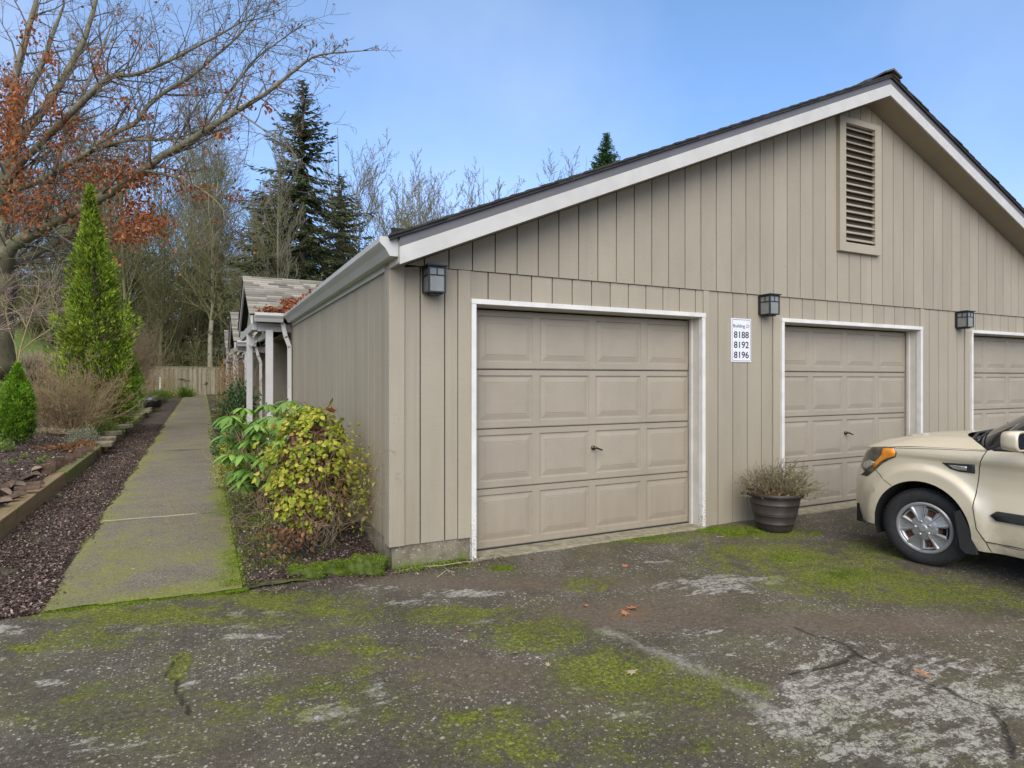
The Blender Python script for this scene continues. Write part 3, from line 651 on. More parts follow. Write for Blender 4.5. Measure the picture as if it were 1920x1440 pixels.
# number sign
sg_ = thing("number_sign", "white upright metal sign reading Building 21 with 8188, 8192 and 8196", "sign", (3.84, -.01, 1.72))
s = MB(); s.box(3.695, -.008, 1.722, 3.99, -.001, 2.192); s.build("sign_plate", simple("sign_white", (.66, .66, .70), .35, var=.04), sg_, bevel=.004)
def rrect(x0, z0, x1, z1, r, n=6):
    o = []
    for cx, cz, a0 in ((x1-r, z1-r, 0), (x0+r, z1-r, 90), (x0+r, z0+r, 180), (x1-r, z0+r, 270)):
        for k in range(n+1): a = math.radians(a0+90*k/n); o.append((cx+r*math.cos(a), cz+r*math.sin(a)))
    return o
A = rrect(3.707, 1.735, 3.978, 2.180, .02); B = rrect(3.7105, 1.7385, 3.9745, 2.1765, .018); n = len(A)
s = MB(); s.add([(p[0], -.0095, p[1]) for p in A]+[(p[0], -.0095, p[1]) for p in B], [(i, (i+1) % n, n+(i+1) % n, n+i) for i in range(n)])
s.build("border_line", simple("sign_black", (.012, .012, .014), .4), sg_)
tv, tf = [], []
for txt, zc, size, bold in (("Building 21", 2.110, .054, 0), ("8188", 2.013, .098, .0012), ("8192", 1.905, .098, .0012), ("8196", 1.797, .098, .0012)):
    cu = bpy.data.curves.new("t", 'FONT'); cu.body = txt; cu.size = size; cu.align_x = 'CENTER'; cu.align_y = 'CENTER'; cu.offset = bold
    cu.space_character = 1.0
    ob = bpy.data.objects.new("t", cu); COL.objects.link(ob); bpy.context.view_layer.update()
    me = ob.evaluated_get(bpy.context.evaluated_depsgraph_get()).to_mesh(); n0 = len(tv)
    wd = max(v.co.x for v in me.vertices)-min(v.co.x for v in me.vertices); k = min(1.35, (.232 if bold == 0 else .218)/wd)
    tv += [(3.8425+v.co.x*k, -.0098, zc+v.co.y*(1. if bold else .95)) for v in me.vertices]; tf += [tuple(i+n0 for i in p.vertices) for p in me.polygons]
    ob.to_mesh_clear(); bpy.data.objects.remove(ob); bpy.data.curves.remove(cu)
    s = MB(); s.add(tv, tf); s.build("lettering", bpy.data.materials["sign_black"], sg_); tv, tf = [], []
# ------------------------------------------------------------------ row of homes behind the garage, with three gabled porches
H = thing("row_house", "tan row of homes with dark recessed entries stretching behind the garage", "house", (.05, SLEN, 0))
m_hw = siding("house_siding", (.25, .22, .17)); m_tan2 = siding("entry_siding", (.30, .255, .20), .3)
q = MB(); q.box(.95, SLEN+.11, 0, 1.0, 30, 2.46); q.box(1.0, SLEN+.11, 0, 11.8, SLEN+.16, 2.46); q.box(.08, 9.9, 0, .948, 12.1, 2.46); q.box(.08, 16.0, 0, .948, 17.6, 2.46); q.box(.08, 21.6, 0, .948, 30, 2.46)
q.build("wall", m_hw, H)
q = MB(); q.box(.30, 7.35, 0, .36, 7.95, 2.4); q.box(.36, 7.9, 0, .94, 7.95, 2.4); q.build("entry_wall", m_tan2, H)
q = MB(); q.box(.925, 8.4, .15, .948, 9.35, 2.2); q.build("front_door", simple("entry_door", (.05, .035, .03), .5), H)
q = MB(); q.box(.06, 10.5, 1.0, .078, 11.5, 2.05); q.build("window", simple("window_glass", (.05, .055, .06), .1, spec=.8), H)
q = MB(); q.box(.01, SLEN+.0, 2.4, 1.0, 30, 2.42); q.build("eave_soffit", m_soffit, H)
def rake2(z0, z1, ya, yb, mb, xl):
    rake(z0, z1, ya, yb, mb, xl)
q = MB(); rake(.19, .262, YB+.01, 34, q, -.09); q.build("roof", m_shdark, H)
for ya, yb in ((9.95, 11.9), (15.9, 17.2), (21.4, 30)):
    q = MB(); q.prism(prof, lambda p, a: (p[0], a, p[1]), ya, yb); q.build("gutter", m_gutter, H)
q = MB(); q.tube([(.02, 7.1, 2.42), (.03, 7.1, 2.33), (.10, 7.15, 2.25), (.26, 7.2, 2.18), (.45, 7.2, 2.14), (.62, 7.2, 2.12)], .032, 8); q.build("drain_pipe", m_gutter, H, smooth=True)
q = MB(); q.box(.90, 7.99, 1.62, .95, 8.12, 1.85); q.build("door_light", m_frost, H)
def shingle_mat():
    n = NT("porch_shingles"); g = n.n("NewGeometry")
    c = n.ramp(g.outputs["Random Per Island"], [(0., (.11, .10, .09)), (.3, (.18, .165, .145)), (.6, (.25, .23, .195)), (.85, (.34, .315, .26)), (1., (.22, .22, .17))])
    co = n.coord(); c = n.mix(n.rng(n.noise(co, 120, 3, .7), .4, .6, 0, .35), c, (.12, .10, .08))
    c = n.mix(n.rng(n.noise(co, 5, 5, .7), .55, .65, 0, .35), c, (.20, .21, .09)); n.color(c); n.set(Roughness=.95); n.bump(n.noise(co, 150, 3), .7, .003); return n.m
m_shing = shingle_mat()
PZ, PY0, PY1, PYR, PX = 2.60, 6.03, 9.87, 7.95, -.65
PS = (3.49-PZ)/(PYR-PY0)
def porch(dy, dz, label, seed):
    rr = random.Random(seed)
    P = thing("porch", label, "porch", (PX, PY0+dy, 0), "gabled entry porches along the row")
    Yf = lambda y: y+dy
    XR = lambda z: max(.05, (z-2.65)/SL+.35)               # where the porch roof meets the main roof
    sh = MB(); n = 17
    for side in (0, 1):
        for k in range(n):
            ya = PY0-.03+(PYR-PY0+.03)*k/n; yb = ya+(PYR-PY0)/n*1.25; yb = min(yb, PYR)
            za = PZ+.03+PS*(ya-PY0); zb = PZ+.012+PS*(yb-PY0); X_ = PX-.03+rr.uniform(-.004, .004); xe = XR(za)
            while X_ < xe:
                wd = rr.choice((.12, .16, .2, .26, .33)); xb = min(X_+wd, xe+.1); j = rr.choice((0, 0, .007)); a_, b_ = (ya, yb) if not side else (2*PYR-ya, 2*PYR-yb)
                sh.add([(X_, Yf(a_), za-.014+dz), (xb, Yf(a_), za-.014+dz), (xb, Yf(b_), zb-.01+dz), (X_, Yf(b_), zb-.01+dz), (X_, Yf(a_), za+j+dz), (xb, Yf(a_), za+j+dz), (xb, Yf(b_), zb+dz), (X_, Yf(b_), zb+dz)],
                       [(0,3,2,1),(4,5,6,7),(0,1,5,4),(1,2,6,5),(2,3,7,6),(3,0,4,7)]); X_ = xb+.003
    sh.build("shingles", m_shing, P)
    def slope(mb, z0, z1, xa, xb):
        for s_ in (0, 1):
            f = (lambda y: 2*PYR-y) if s_ else (lambda y: y)
            a_, b_ = f(PY0), f(PYR); za, zb = PZ, PZ+PS*(PYR-PY0)
            mb.add([(xa, Yf(a_), za+z0+dz), (xb, Yf(a_), za+z0+dz), (xb, Yf(b_), zb+z0+dz), (xa, Yf(b_), zb+z0+dz), (xa, Yf(a_), za+z1+dz), (xb, Yf(a_), za+z1+dz), (xb, Yf(b_), zb+z1+dz), (xa, Yf(b_), zb+z1+dz)],
                   [(0,3,2,1),(4,5,6,7),(0,1,5,4),(1,2,6,5),(2,3,7,6),(3,0,4,7)])
    d_ = MB(); slope(d_, -.02, .008, PX-.02, .35); d_.build("roof", m_shdark, P)
    d_ = MB(); slope(d_, -.155, -.021, PX-.005, PX+.025); d_.build("barge_board", m_post, P)
    g_ = MB(); g_.add([(PX+.12, Yf(PY0+.35), 2.42+dz), (PX+.12, Yf(PY1-.35), 2.42+dz), (PX+.12, Yf(PYR), 2.42+PS*1.57+dz)], [(0, 1, 2)]); g_.build("gable_face", m_hw, P)
    b_ = MB(); b_.box(PX+.03, Yf(PY0+.25), 2.36+dz, PX+.11, Yf(PY1-.2), 2.50+dz); b_.build("side_beam", m_post, P, bevel=.003)
    b_ = MB(); b_.box(PX+.115, Yf(PY0+.25), 2.34+dz, .9, Yf(PY0+.33), 2.48+dz); b_.build("front_beam", m_post, P, bevel=.003)
    gt = MB(); gp_ = [(y+.022+PY0-.005, z) for y, z in prof]; gt.prism(gp_, lambda p, a: (a, Yf(p[0]), p[1]+dz), PX+.05, -.165); gt.build("porch_gutter", m_gutter, P)
    for (px, py, wd) in ((PX+.07, 8.9 if False else 7.55, .05), (-.36, PY0+.18, .057)):
        p_ = MB(); p_.box(px-wd, Yf(py)-wd, 0, px+wd, Yf(py)+wd, 2.36+dz); p_.build("post", m_post, P, bevel=.004)
    br = MB(); br.obox((PX+.16, Yf(7.42), 2.28+dz), (.035, .035, .16), Matrix.Rotation(math.radians(35), 3, 'Y')); br.build("brace", m_post, P)
    ds = MB(); y0 = PY0+.06; ds.obox((-.135, Yf(y0), 2.35+dz), (.034, .026, .13), Matrix.Rotation(math.radians(-12), 3, 'Y'))
    ds.obox((-.08, Yf(y0), 2.16+dz), (.034, .026, .10), Matrix.Rotation(math.radians(-20), 3, 'Y')); ds.box(-.085, Yf(y0)-.026, .2, -.02, Yf(y0)+.026, 2.09+dz); ds.build("downspout", m_gutter, P, bevel=.006)
porch(0, 0, "nearest gabled porch, brown shingles and grey posts, meeting the garage gutter", 1)
porch(5.75, -.13, "second gabled porch along the row, partly hidden behind the nearest porch", 2)
porch(11.2, -.24, "farthest gabled porch of the row, only its roof showing beside the woods", 3)

# ------------------------------------------------------------------ parked car (beige boxy hatchback, nose to the second garage door)
XC_, YF, HW = 4.83, -.95, .895
WY, WZ, WR, AR = -1.83, .315, .318, .385
WY2 = WY-2.55
m_paint = NT("beige_car_paint"); n = m_paint
co = n.coord(); c = n.ramp(n.noise(co, 2.2, 4), [(.3, (.60, .53, .40)), (.7, (.65, .58, .445))])
s_ = n.n("SeparateXYZ"); n.l(co, s_.inputs[0]); dirt = n.math('MULTIPLY', n.rng(s_.outputs[2], .2, .6, 1, 0), n.rng(n.noise(co, 16, 6, .7), .35, .7)); c = n.mix(n.math('MULTIPLY', dirt, .5), c, (.20, .16, .10))
n.color(c); n.set(Roughness=n.rng(n.noise(co, 30, 4), .3, .7, .28, .42), Metallic=.2); n.b.inputs["Coat Weight"].default_value = .7; n.b.inputs["Coat Roughness"].default_value = .06
m_paint = n.m
m_rub = simple("tyre_rubber", (.016, .016, .017), .75, var=.25, sc=30, bump=.0008)
m_plas = simple("black_plastic", (.025, .025, .027), .55, var=.2, sc=25)
m_glass = simple("car_glass", (.012, .013, .015), .06, spec=.9, var=.05)
m_hub = simple("hubcap_silver", (.30, .30, .31), .38, .55, var=.1, sc=14)
m_rust = simple("rusty_disc", (.16, .07, .035), .8, var=.5, sc=40)
m_under = simple("underbody", (.008, .008, .008), .95)
def sm(x, a, b):
    t = min(1, max(0, (x-a)/(b-a))); return t*t*(3-2*t)
def plan(t):
    u = min(1, max(0, t)/.62); r = 4.10-t; ur = min(1, max(0, r)/.45)
    f = (1-(1-u)**2.6)**(1/2.2) if u > 0 else 0; g = (1-(1-ur)**3.2)**(1/2.8) if ur > 0 else 0
    return HW*f*g
def nose(z): return .17*max(0, (z-.60)/.38)**1.6+.05*max(0, (.42-z)/.2)**1.5
INS = [(.15,.085),(.20,.06),(.27,.022),(.35,.004),(.45,-.004),(.53,.0),(.60,.014),(.70,.034),(.80,.040),(.875,.030),(.905,.012),(.935,.012),(.98,.032),(1.02,.06),(1.1,.1)]
def inset(z):
    for (a, b), (c_, d_) in zip(INS[:-1], INS[1:]):
        if z <= c_: t = max(0, (z-a)/(c_-a)); return b+(d_-b)*t
    return .1
def side_w(Y, z):
    t = YF-Y; tt = t-nose(z)*(1-sm(t, .1, .75))
    wv = plan(tt)
    k = sm(t, .35, 1.35)                     # the sculpted door profile fades in behind the wheel
    i_ = inset(z)*(.35+.65*k)
    for wy in (WY, WY2):
        r = math.hypot(Y-wy, (z-WZ)*1.0); i_ -= (.030*(1-sm(r, .47, .535))+i_*.6*(1-sm(r, .45, .6))) if z > .1 else 0
    return max(0, wv-max(i_, -.03) - (.0 if t > .3 else 0))
def zs(Y):      # fender / belt line height
    t = YF-Y
    P = [(0, .80), (.15, .865), (.30, .915), (.45, .94), (.62, .955), (.87, .98), (1.3, .995), (2.2, 1.035), (3.2, 1.08), (4.1, 1.1)]
    for (a, b), (c_, d_) in zip(P[:-1], P[1:]):
        if t <= c_: return b+(d_-b)*(t-a)/(c_-a)
    return 1.1
def zb(Y):
    b = .235 if Y > WY-1 else .215
    if Y > WY+.3: b = .27 if Y < YF-.15 else .26
    for wy in (WY, WY2):
        if abs(Y-wy) < AR: b = max(b, WZ+math.sqrt(max(0, AR*AR-(Y-wy)**2)))
    return b
CAR = thing("parked_car", "beige boxy hatchback parked nose-in before the second garage door", "car", (XC_, -3.0, 0))
# stations along the car, bunched where the arches start
st_ = set()
for wy in (WY, WY2):
    for k in range(0, 33): st_.add(round(wy+AR*math.cos(math.pi*k/32), 5))
for t in [0, .004, .012, .022, .035, .05, .07, .09, .115, .14, .17, .2, .24, .28, .33, .38, .43, .47]: st_.add(round(YF-t, 5))
y = WY-AR-.04
while y > WY2+AR: st_.add(round(y, 5)); y -= .05
y = WY2-AR-.03
while y > YF-4.1: st_.add(round(y, 5)); y -= .03
for t in (4.02, 4.05, 4.07, 4.085, 4.095, 4.1): st_.add(round(YF-t, 5))
ST = sorted(st_, reverse=True)
NJ = 34
DOORP = [(-2.29, 1.02), (-2.24, .86), (-2.225, .70), (-2.225, .56), (-2.25, .40), (-2.31, .315), (-3.30, .30), (-3.36, .45), (-3.36, 1.1)]
DOOR2 = [(-3.36, 1.1), (-3.36, .45), (-3.30, .30), (-3.80, .30), (-4.0, .62), (-4.15, .85), (-4.28, 1.12)]
def inpoly(x, y, P):
    r = False
    for i in range(len(P)):
        (x1, y1), (x2, y2) = P[i], P[i-1]
        if (y1 > y) != (y2 > y) and x < (x2-x1)*(y-y1)/(y2-y1)+x1: r = not r
    return r
for sgn in (-1, 1):
    parts = {"body": MB(), "front_door": MB(), "rear_door": MB()}
    vs = []
    for Y in ST:
        a, b = zb(Y), zs(Y)
        for j in range(NJ+1):
            z = a+(b-a)*j/NJ; vs.append((XC_+sgn*side_w(Y, z), Y, z))
    fs = {"body": [], "front_door": [], "rear_door": []}
    for i in range(len(ST)-1):
        for j in range(NJ):
            q = (i*(NJ+1)+j, (i+1)*(NJ+1)+j, (i+1)*(NJ+1)+j+1, i*(NJ+1)+j+1); cyy = sum(vs[k][1] for k in q)/4; czz = sum(vs[k][2] for k in q)/4
            k_ = "front_door" if inpoly(cyy, czz, DOORP) else "rear_door" if inpoly(cyy, czz, DOOR2) else "body"
            fs[k_].append(q if sgn < 0 else q[::-1])
    for k_, fl in fs.items():
        used = sorted({i for f in fl for i in f}); mp = {u: i for i, u in enumerate(used)}
        if k_ == "body": 
            if sgn < 0: body_v, body_f = [vs[u] for u in used], [tuple(mp[i] for i in f) for f in fl]
            else: n0 = len(body_v); body_v += [vs[u] for u in used]; body_f += [tuple(mp[i]+n0 for i in f) for f in fl]
        else:
            mb = MB(); mb.add([vs[u] for u in used], [tuple(mp[i] for i in f) for f in fl]); d_ = mb.build(k_, m_paint, CAR, smooth=True)
            if k_ == "front_door" and sgn < 0: near_door = d_
# hood (from nose to cowl), cross sections from one fender line to the other
def crown(Y):
    t = YF-Y; P = [(0, .80), (.06, .855), (.14, .905), (.24, .945), (.49, 1.008), (.87, 1.05), (1.15, 1.068), (1.6, 1.08)]
    for (a, b), (c_, d_) in zip(P[:-1], P[1:]):
        if t <= c_: return b+(d_-b)*(t-a)/(c_-a)
    return 1.08
NA = 28; hood = MB(); vs = []; HS = [YF-t for t in (.0, .01, .03, .05, .08, .11, .15, .2, .26, .33, .4, .5, .6, .7, .8, .9, 1.0, 1.1, 1.2, 1.3, 1.42)]
for Y in HS:
    wv = side_w(Y, zs(Y))
    for a in range(NA+1):
        x = -1+2*a/NA; ax_ = abs(x); yy = Y-.0*ax_
        z = zs(Y)+(crown(Y)-zs(Y))*(1-ax_**3.2)**.75 if ax_ < 1 else zs(Y)
        z += .010*math.exp(-((ax_-.72)/.09)**2)*sm(YF-Y, .1, .5)
        s_y = (YF-Y)/1.42; yend = -1.82-.46*x*x
        vs.append((XC_+x*wv, YF-(YF-yend)*s_y if s_y > .5 else Y+(YF-(YF-yend)*s_y-Y)*(s_y/.5)**2, z))
fs = []
for i in range(len(HS)-1):
    for a in range(NA):
        q = (i*(NA+1)+a, i*(NA+1)+a+1, (i+1)*(NA+1)+a+1, (i+1)*(NA+1)+a)
        cxx = (vs[q[0]][0]+vs[q[1]][0])/2-XC_; cyy = (vs[q[0]][1]+vs[q[2]][1])/2
        fs.append(q[::-1])
hood.add(vs, fs); hd = hood.build("bonnet", m_paint, CAR, smooth=True)
mb = MB(); mb.add(body_v, body_f)
mb.build("body", m_paint, CAR, smooth=True)
# rocker underside, wheel housings, floor
un = MB(); un.box(XC_-.80, YF-3.98, .24, XC_+.80, YF-.25, .40)
for sgn in (-1, 1):
    for wy in (WY, WY2):
        A = [(wy+AR*math.cos(math.pi*k/20), WZ+AR*math.sin(math.pi*k/20)) for k in range(-2, 23)]
        o1 = [(XC_+sgn*(side_w(p[0], max(.26, p[1]))-.004), p[0], p[1]) for p in A]; o2 = [(XC_+sgn*.52, p[0], p[1]) for p in A]
        k = len(A); un.add(o1+o2, [(i, i+1, k+i+1, k+i) for i in range(k-1)])
        un.box(min(XC_+sgn*.50, XC_+sgn*.53), wy-.4, .2, max(XC_+sgn*.50, XC_+sgn*.53), wy+.4, .75)
un.box(XC_-.7, YF-3.9, .4, XC_+.7, YF-3.0, .98); un.box(XC_-.6, -2.2, .4, XC_+.6, -1.2, .86)
un.build("underbody", m_under, CAR)
# patches laid on the body side
def on_body(Y, z, off): return (XC_-side_w(Y, z)-off, Y, z)
def carpix(u, v):
    d = 4.6
    while d < 8:
        p = at_depth(u, v, d)
        if p.y < YF+.01 and p.x > XC_-side_w(p.y, min(p.z, zs(p.y))): return (p.y, p.z)
        d += .004
    return carpix(u+1.5, v)
def patch(name, pts, mat, off=.005, rings=5, parent=CAR, center=None, bulge=0.):
    P = []
    for i in range(len(pts)):
        a, b = pts[i], pts[(i+1) % len(pts)]
        for k in range(3): P.append((a[0]+(b[0]-a[0])*k/3, a[1]+(b[1]-a[1])*k/3))
    c = center or (sum(p[0] for p in P)/len(P), sum(p[1] for p in P)/len(P)); n = len(P); vs = [on_body(p[0], p[1], -.004) for p in P]; fs = []
    for r in range(rings):
        k = 1-.03-(r/rings)*.97 if r else .985
        for p in P: y, z = c[0]+(p[0]-c[0])*k, c[1]+(p[1]-c[1])*k; vs.append(on_body(y, z, off+bulge*(1-k)))
    vs.append(on_body(c[0], c[1], off+bulge))
    for r in range(rings): fs += [(r*n+i, (r+1)*n+i, (r+1)*n+(i+1) % n, r*n+(i+1) % n) for i in range(n)]
    fs += [(rings*n+i, len(vs)-1, rings*n+(i+1) % n) for i in range(n)]
    m_ = MB(); m_.add(vs, fs); return m_.build(name, mat, parent, smooth=True)
def seam(name, pts, wd=.0035, parent=CAR):
    m_ = MB(); Q = []
    for a, b in zip(pts[:-1], pts[1:]):
        for k in range(6): Q.append((a[0]+(b[0]-a[0])*k/6, a[1]+(b[1]-a[1])*k/6))
    Q.append(pts[-1]); m_.tube([on_body(y, z, -.001) for y, z in Q], wd, 6); return m_.build(name, m_under, parent, smooth=True)
px = lambda L: [carpix(*p) for p in L]
m_lamp = simple("headlight_lens", (.075, .07, .05), .12, spec=.9, var=.4, sc=16); m_amber = simple("amber_reflector", (.75, .26, .02), .25, var=.15, sc=30, spec=.7)
m_chrome = simple("lamp_chrome", (.45, .45, .45), .2, .6, var=.3, sc=30)
HL = [(1637,838),(1660,837),(1679,838),(1682,849),(1680,857),(1668,862),(1655,869),(1643,880),(1633,888),(1622,884),(1615,872),(1617,860),(1625,847)]
hl = patch("headlight", px(HL), m_lamp, .006, 6, bulge=.006)
patch("indicator", px([(1658,840),(1678,840.5),(1680,849),(1679,855),(1664,859),(1652,866),(1640,877),(1636,872),(1646,862),(1655,852)]), m_amber, .016, 3, hl, bulge=.001)
patch("lamp_reflector", px([(1620,866),(1633,862),(1641,866),(1637,872),(1626,880),(1619,876)]), m_chrome, .014, 3, hl)
patch("fog_light", px([(1614,890),(1622,884),(1633,888),(1626,893),(1618,890.5)]), m_plas, .004, 3)
fv = patch("side_vent", px([(1766,867),(1828,871),(1829,888),(1800,884.5),(1783,879)]), m_plas, .005, 4)
patch("vent_insert", px([(1779,871),(1814,875),(1814,882),(1799,881),(1787,877)]), m_chrome, .010, 3, fv)
seam("panel_gap", [(-2.29, 1.005), (-2.24, .86), (-2.225, .70), (-2.225, .56), (-2.25, .40), (-2.31, .315), (-3.30, .30), (-3.36, .45), (-3.36, 1.05)], parent=near_door)
seam("fender_gap", px([(1641,880),(1650,890),(1672,911)]), .003)
seam("sill_gap", [(-2.31, .315), (-2.335, .232)], .003)
seam("lower_sill_line", [(-2.30, .318), (-2.4, .300), (-3.2, .298)], .0025)
seam("bonnet_gap", [(YF-.42, zs(YF-.42)-.012), (YF-.7, zs(YF-.7)-.010), (YF-1.0, zs(YF-1.0)-.010), (YF-1.33, zs(YF-1.33)-.006)], .0025)
patch("door_moulding", [(-2.33, .520), (-2.37, .555), (-3.33, .565), (-3.33, .495), (-2.37, .485)], m_plas, .018, 4)
# mud flap
q = MB(); fl = [(-2.085, .50), (-2.13, .22), (-2.17, .19), (-2.25, .20), (-2.235, .30), (-2.19, .40), (-2.13, .52)]
q.prism(fl, lambda p, a: (a, p[0], p[1]), 3.915, 3.94); q.prism([(-2.16, .45), (-2.16, .19), (-2.175, .19), (-2.175, .45)], lambda p, a: (a, p[0], p[1]), 3.94, 4.12); q.build("mud_flap", m_plas, CAR, bevel=.003)
# lower bumper edge and grille seen at the very front
q = MB(); pts = []
for t in (.02, .05, .1, .16, .24, .33, .42):
    Y = YF-t; pts.append((XC_-side_w(Y, .27)-.004, Y, .258))
q.tube(pts, .014, 6); q.build("bumper_lip", m_plas, CAR, smooth=True)
q = MB(); q.box(XC_-.40, YF-.14, .62, XC_+.40, YF-.035, .72); q.box(XC_-.36, YF-.05, .36, XC_+.36, YF+.002, .50); q.build("grille", m_plas, CAR, bevel=.01)
# greenhouse
def gz(x, Y): return 0
def ws(a, b):     # windscreen: a across -1..1, b up 0..1
    x0, y0, z0 = a*.80, -1.90-.39*a*a, 1.062-.075*a*a
    x1, y1, z1 = a*.60, -2.86-.10*a*a, 1.565-.02*a*a
    return (XC_+x0+(x1-x0)*b, y0+(y1-y0)*b, z0+(z1-z0)*b+.03*math.sin(math.pi*b))
def sheet(mb, fn, na, nb, a0=-1, a1=1, b0=0, b1=1, flip=False):
    vs = [fn(a0+(a1-a0)*i/na, b0+(b1-b0)*j/nb) for i in range(na+1) for j in range(nb+1)]
    fs = [(i*(nb+1)+j, (i+1)*(nb+1)+j, (i+1)*(nb+1)+j+1, i*(nb+1)+j+1) for i in range(na) for j in range(nb)]
    mb.add(vs, [f[::-1] for f in fs] if flip else fs)
q = MB(); sheet(q, lambda a, b: ws(a*.96, b), 16, 8); q.build("windscreen", m_glass, CAR, smooth=True)
q = MB()
sheet(q, lambda a, b: (ws(a, 0)[0], ws(a, 0)[1]+.13-.13*b+.0, ws(a, 0)[2]-.035+.03*b), 16, 2); q.build("cowl", m_plas, CAR, smooth=True)
q = MB(); q.tube([(XC_-.60, -2.05, 1.04), (XC_-.3, -1.95, 1.085), (XC_+.05, -1.93, 1.10)], .012, 6); q.tube([(XC_-.60, -2.09, 1.055), (XC_-.25, -2.02, 1.11), (XC_+.12, -2.02, 1.13)], .007, 6); q.build("wiper", m_plas, CAR, smooth=True)
def roofz(Y): t = (-2.9-Y)/2.0; return 1.575+.05*math.sin(math.pi*min(1, max(0, t*.8+.12)))
q = MB()
RS = [-2.86-.2*k for k in range(11)]
vs = []
for Y in RS:
    for a in range(15):
        x = -1+a/7; vs.append((XC_+x*.62, Y-.10*x*x*(1 if Y > -3 else 0), roofz(Y)-.045*abs(x)**3-.0))
q.add(vs, [(i*15+a, i*15+a+1, (i+1)*15+a+1, (i+1)*15+a) for i in range(len(RS)-1) for a in range(14)][::1]); q.build("roof", m_paint, CAR, smooth=True)
for sgn in (-1, 1):
    base = [(-2.30, .845), (-2.6, .845), (-3.3, .84), (-4.2, .82), (-4.86, .74)]; topl = [(-2.96, .60), (-3.05, .612), (-3.5, .615), (-4.2, .60), (-4.86, .56)]
    def sw_(k, b):
        (y0, w0), (y1, w1) = base[k], topl[k]; zt = roofz(y1)-.05; z0 = zs(y0)-.005
        return (XC_+sgn*(w0+(w1-w0)*b), y0+(y1-y0)*b, z0+(zt-z0)*b)
    q = MB(); vs = [sw_(k, b) for k in range(5) for b in (0, 1)]; q.add(vs, [(2*k, 2*k+1, 2*k+3, 2*k+2) for k in range(4)]); q.build("side_window", m_glass, CAR)
    p0 = Vector(ws(sgn*1.0, 0)); p1 = Vector(ws(sgn*1.0, 1)); q = MB()
    q.tube([p0+Vector((-sgn*.005, .10, -.04)), p0.lerp(p1, .03), p0.lerp(p1, .5)+Vector((0, 0, .025)), p1], [.016, .034, .032, .03], 8); q.build("windscreen_pillar", m_plas, CAR, smooth=True)
    for k in (2, 3):
        q = MB(); a_, b_ = Vector(sw_(k, 0)), Vector(sw_(k, 1)); q.tube([a_, b_], .032, 6)
        q.build("window_pillar", m_plas, CAR, smooth=True)
    q = MB(); q.tube([(XC_+sgn*(side_w(y_, zs(y_))-.01), y_, zs(y_)+.002) for y_ in (-2.33, -2.6, -3.0, -3.5, -4.2, -4.7)], .014, 6); q.build("window_seal", m_plas, CAR, smooth=True)
    # filler between body shoulder and glass
    q = MB(); Ys = [-2.30, -2.6, -3.0, -3.5, -4.2, -4.86]; vs = []
    for y_ in Ys: vs += [(XC_+sgn*side_w(y_, zs(y_)), y_, zs(y_)), (XC_+sgn*(side_w(y_, zs(y_))-.06), y_, zs(y_)+.012)]
    q.add(vs, [(2*k, 2*k+2, 2*k+3, 2*k+1) for k in range(len(Ys)-1)]); q.build("shoulder", m_paint, CAR, smooth=True)
    # mirror
    mx = XC_+sgn*1.01; my_ = -2.545; q = MB()
    q.lathe([(0, -.085), (.055, -.082), (.085, -.06), (.093, 0), (.092, .05), (.088, .07), (.078, .07), (.076, .06), (0, .06)], (0, 0, 0), 28, 'Z')
    def sq(v):
        r = math.hypot(v[0], v[1]); 
        if r < 1e-6: return (0, 0)
        c_, s_ = v[0]/r, v[1]/r; k = r/((abs(c_)**4+abs(s_)**4)**.25); return (c_*k, s_*k)
    q.v = [(mx+sq(p)[0]*1.15, my_-p[2]*.8, 1.10+sq(p)[1]*.78) for p in q.v]
    mo = q.build("wing_mirror", m_paint, CAR, smooth=True)
    q = MB(); q.tube([(XC_+sgn*.83, my_+.02, 1.03), (XC_+sgn*.95, my_, 1.045)], .028, 8); q.build("mirror_stalk", m_plas, mo, smooth=True)
    q = MB(); q.lathe([(0, 0), (.074, 0)], (0, 0, 0), 20, 'Z'); q.v = [(mx+sq(p)[0]*1.12, my_-.052, 1.10+sq(p)[1]*.76) for p in q.v]; q.build("mirror_glass", m_glass, mo)
# tail: hatch panel
q = MB(); q.add([(XC_-.74, -4.87, 1.09), (XC_+.74, -4.87, 1.09), (XC_+.56, -4.86, 1.56), (XC_-.56, -4.86, 1.56)], [(0, 1, 2, 3)]); q.build("rear_window", m_glass, CAR)
q = MB(); q.add([(XC_-.80, -4.88, 1.10), (XC_+.80, -4.88, 1.10), (XC_+.7, -5.045, 1.02), (XC_-.7, -5.045, 1.02)], [(0, 3, 2, 1)]); q.build("tailgate_shelf", m_paint, CAR)
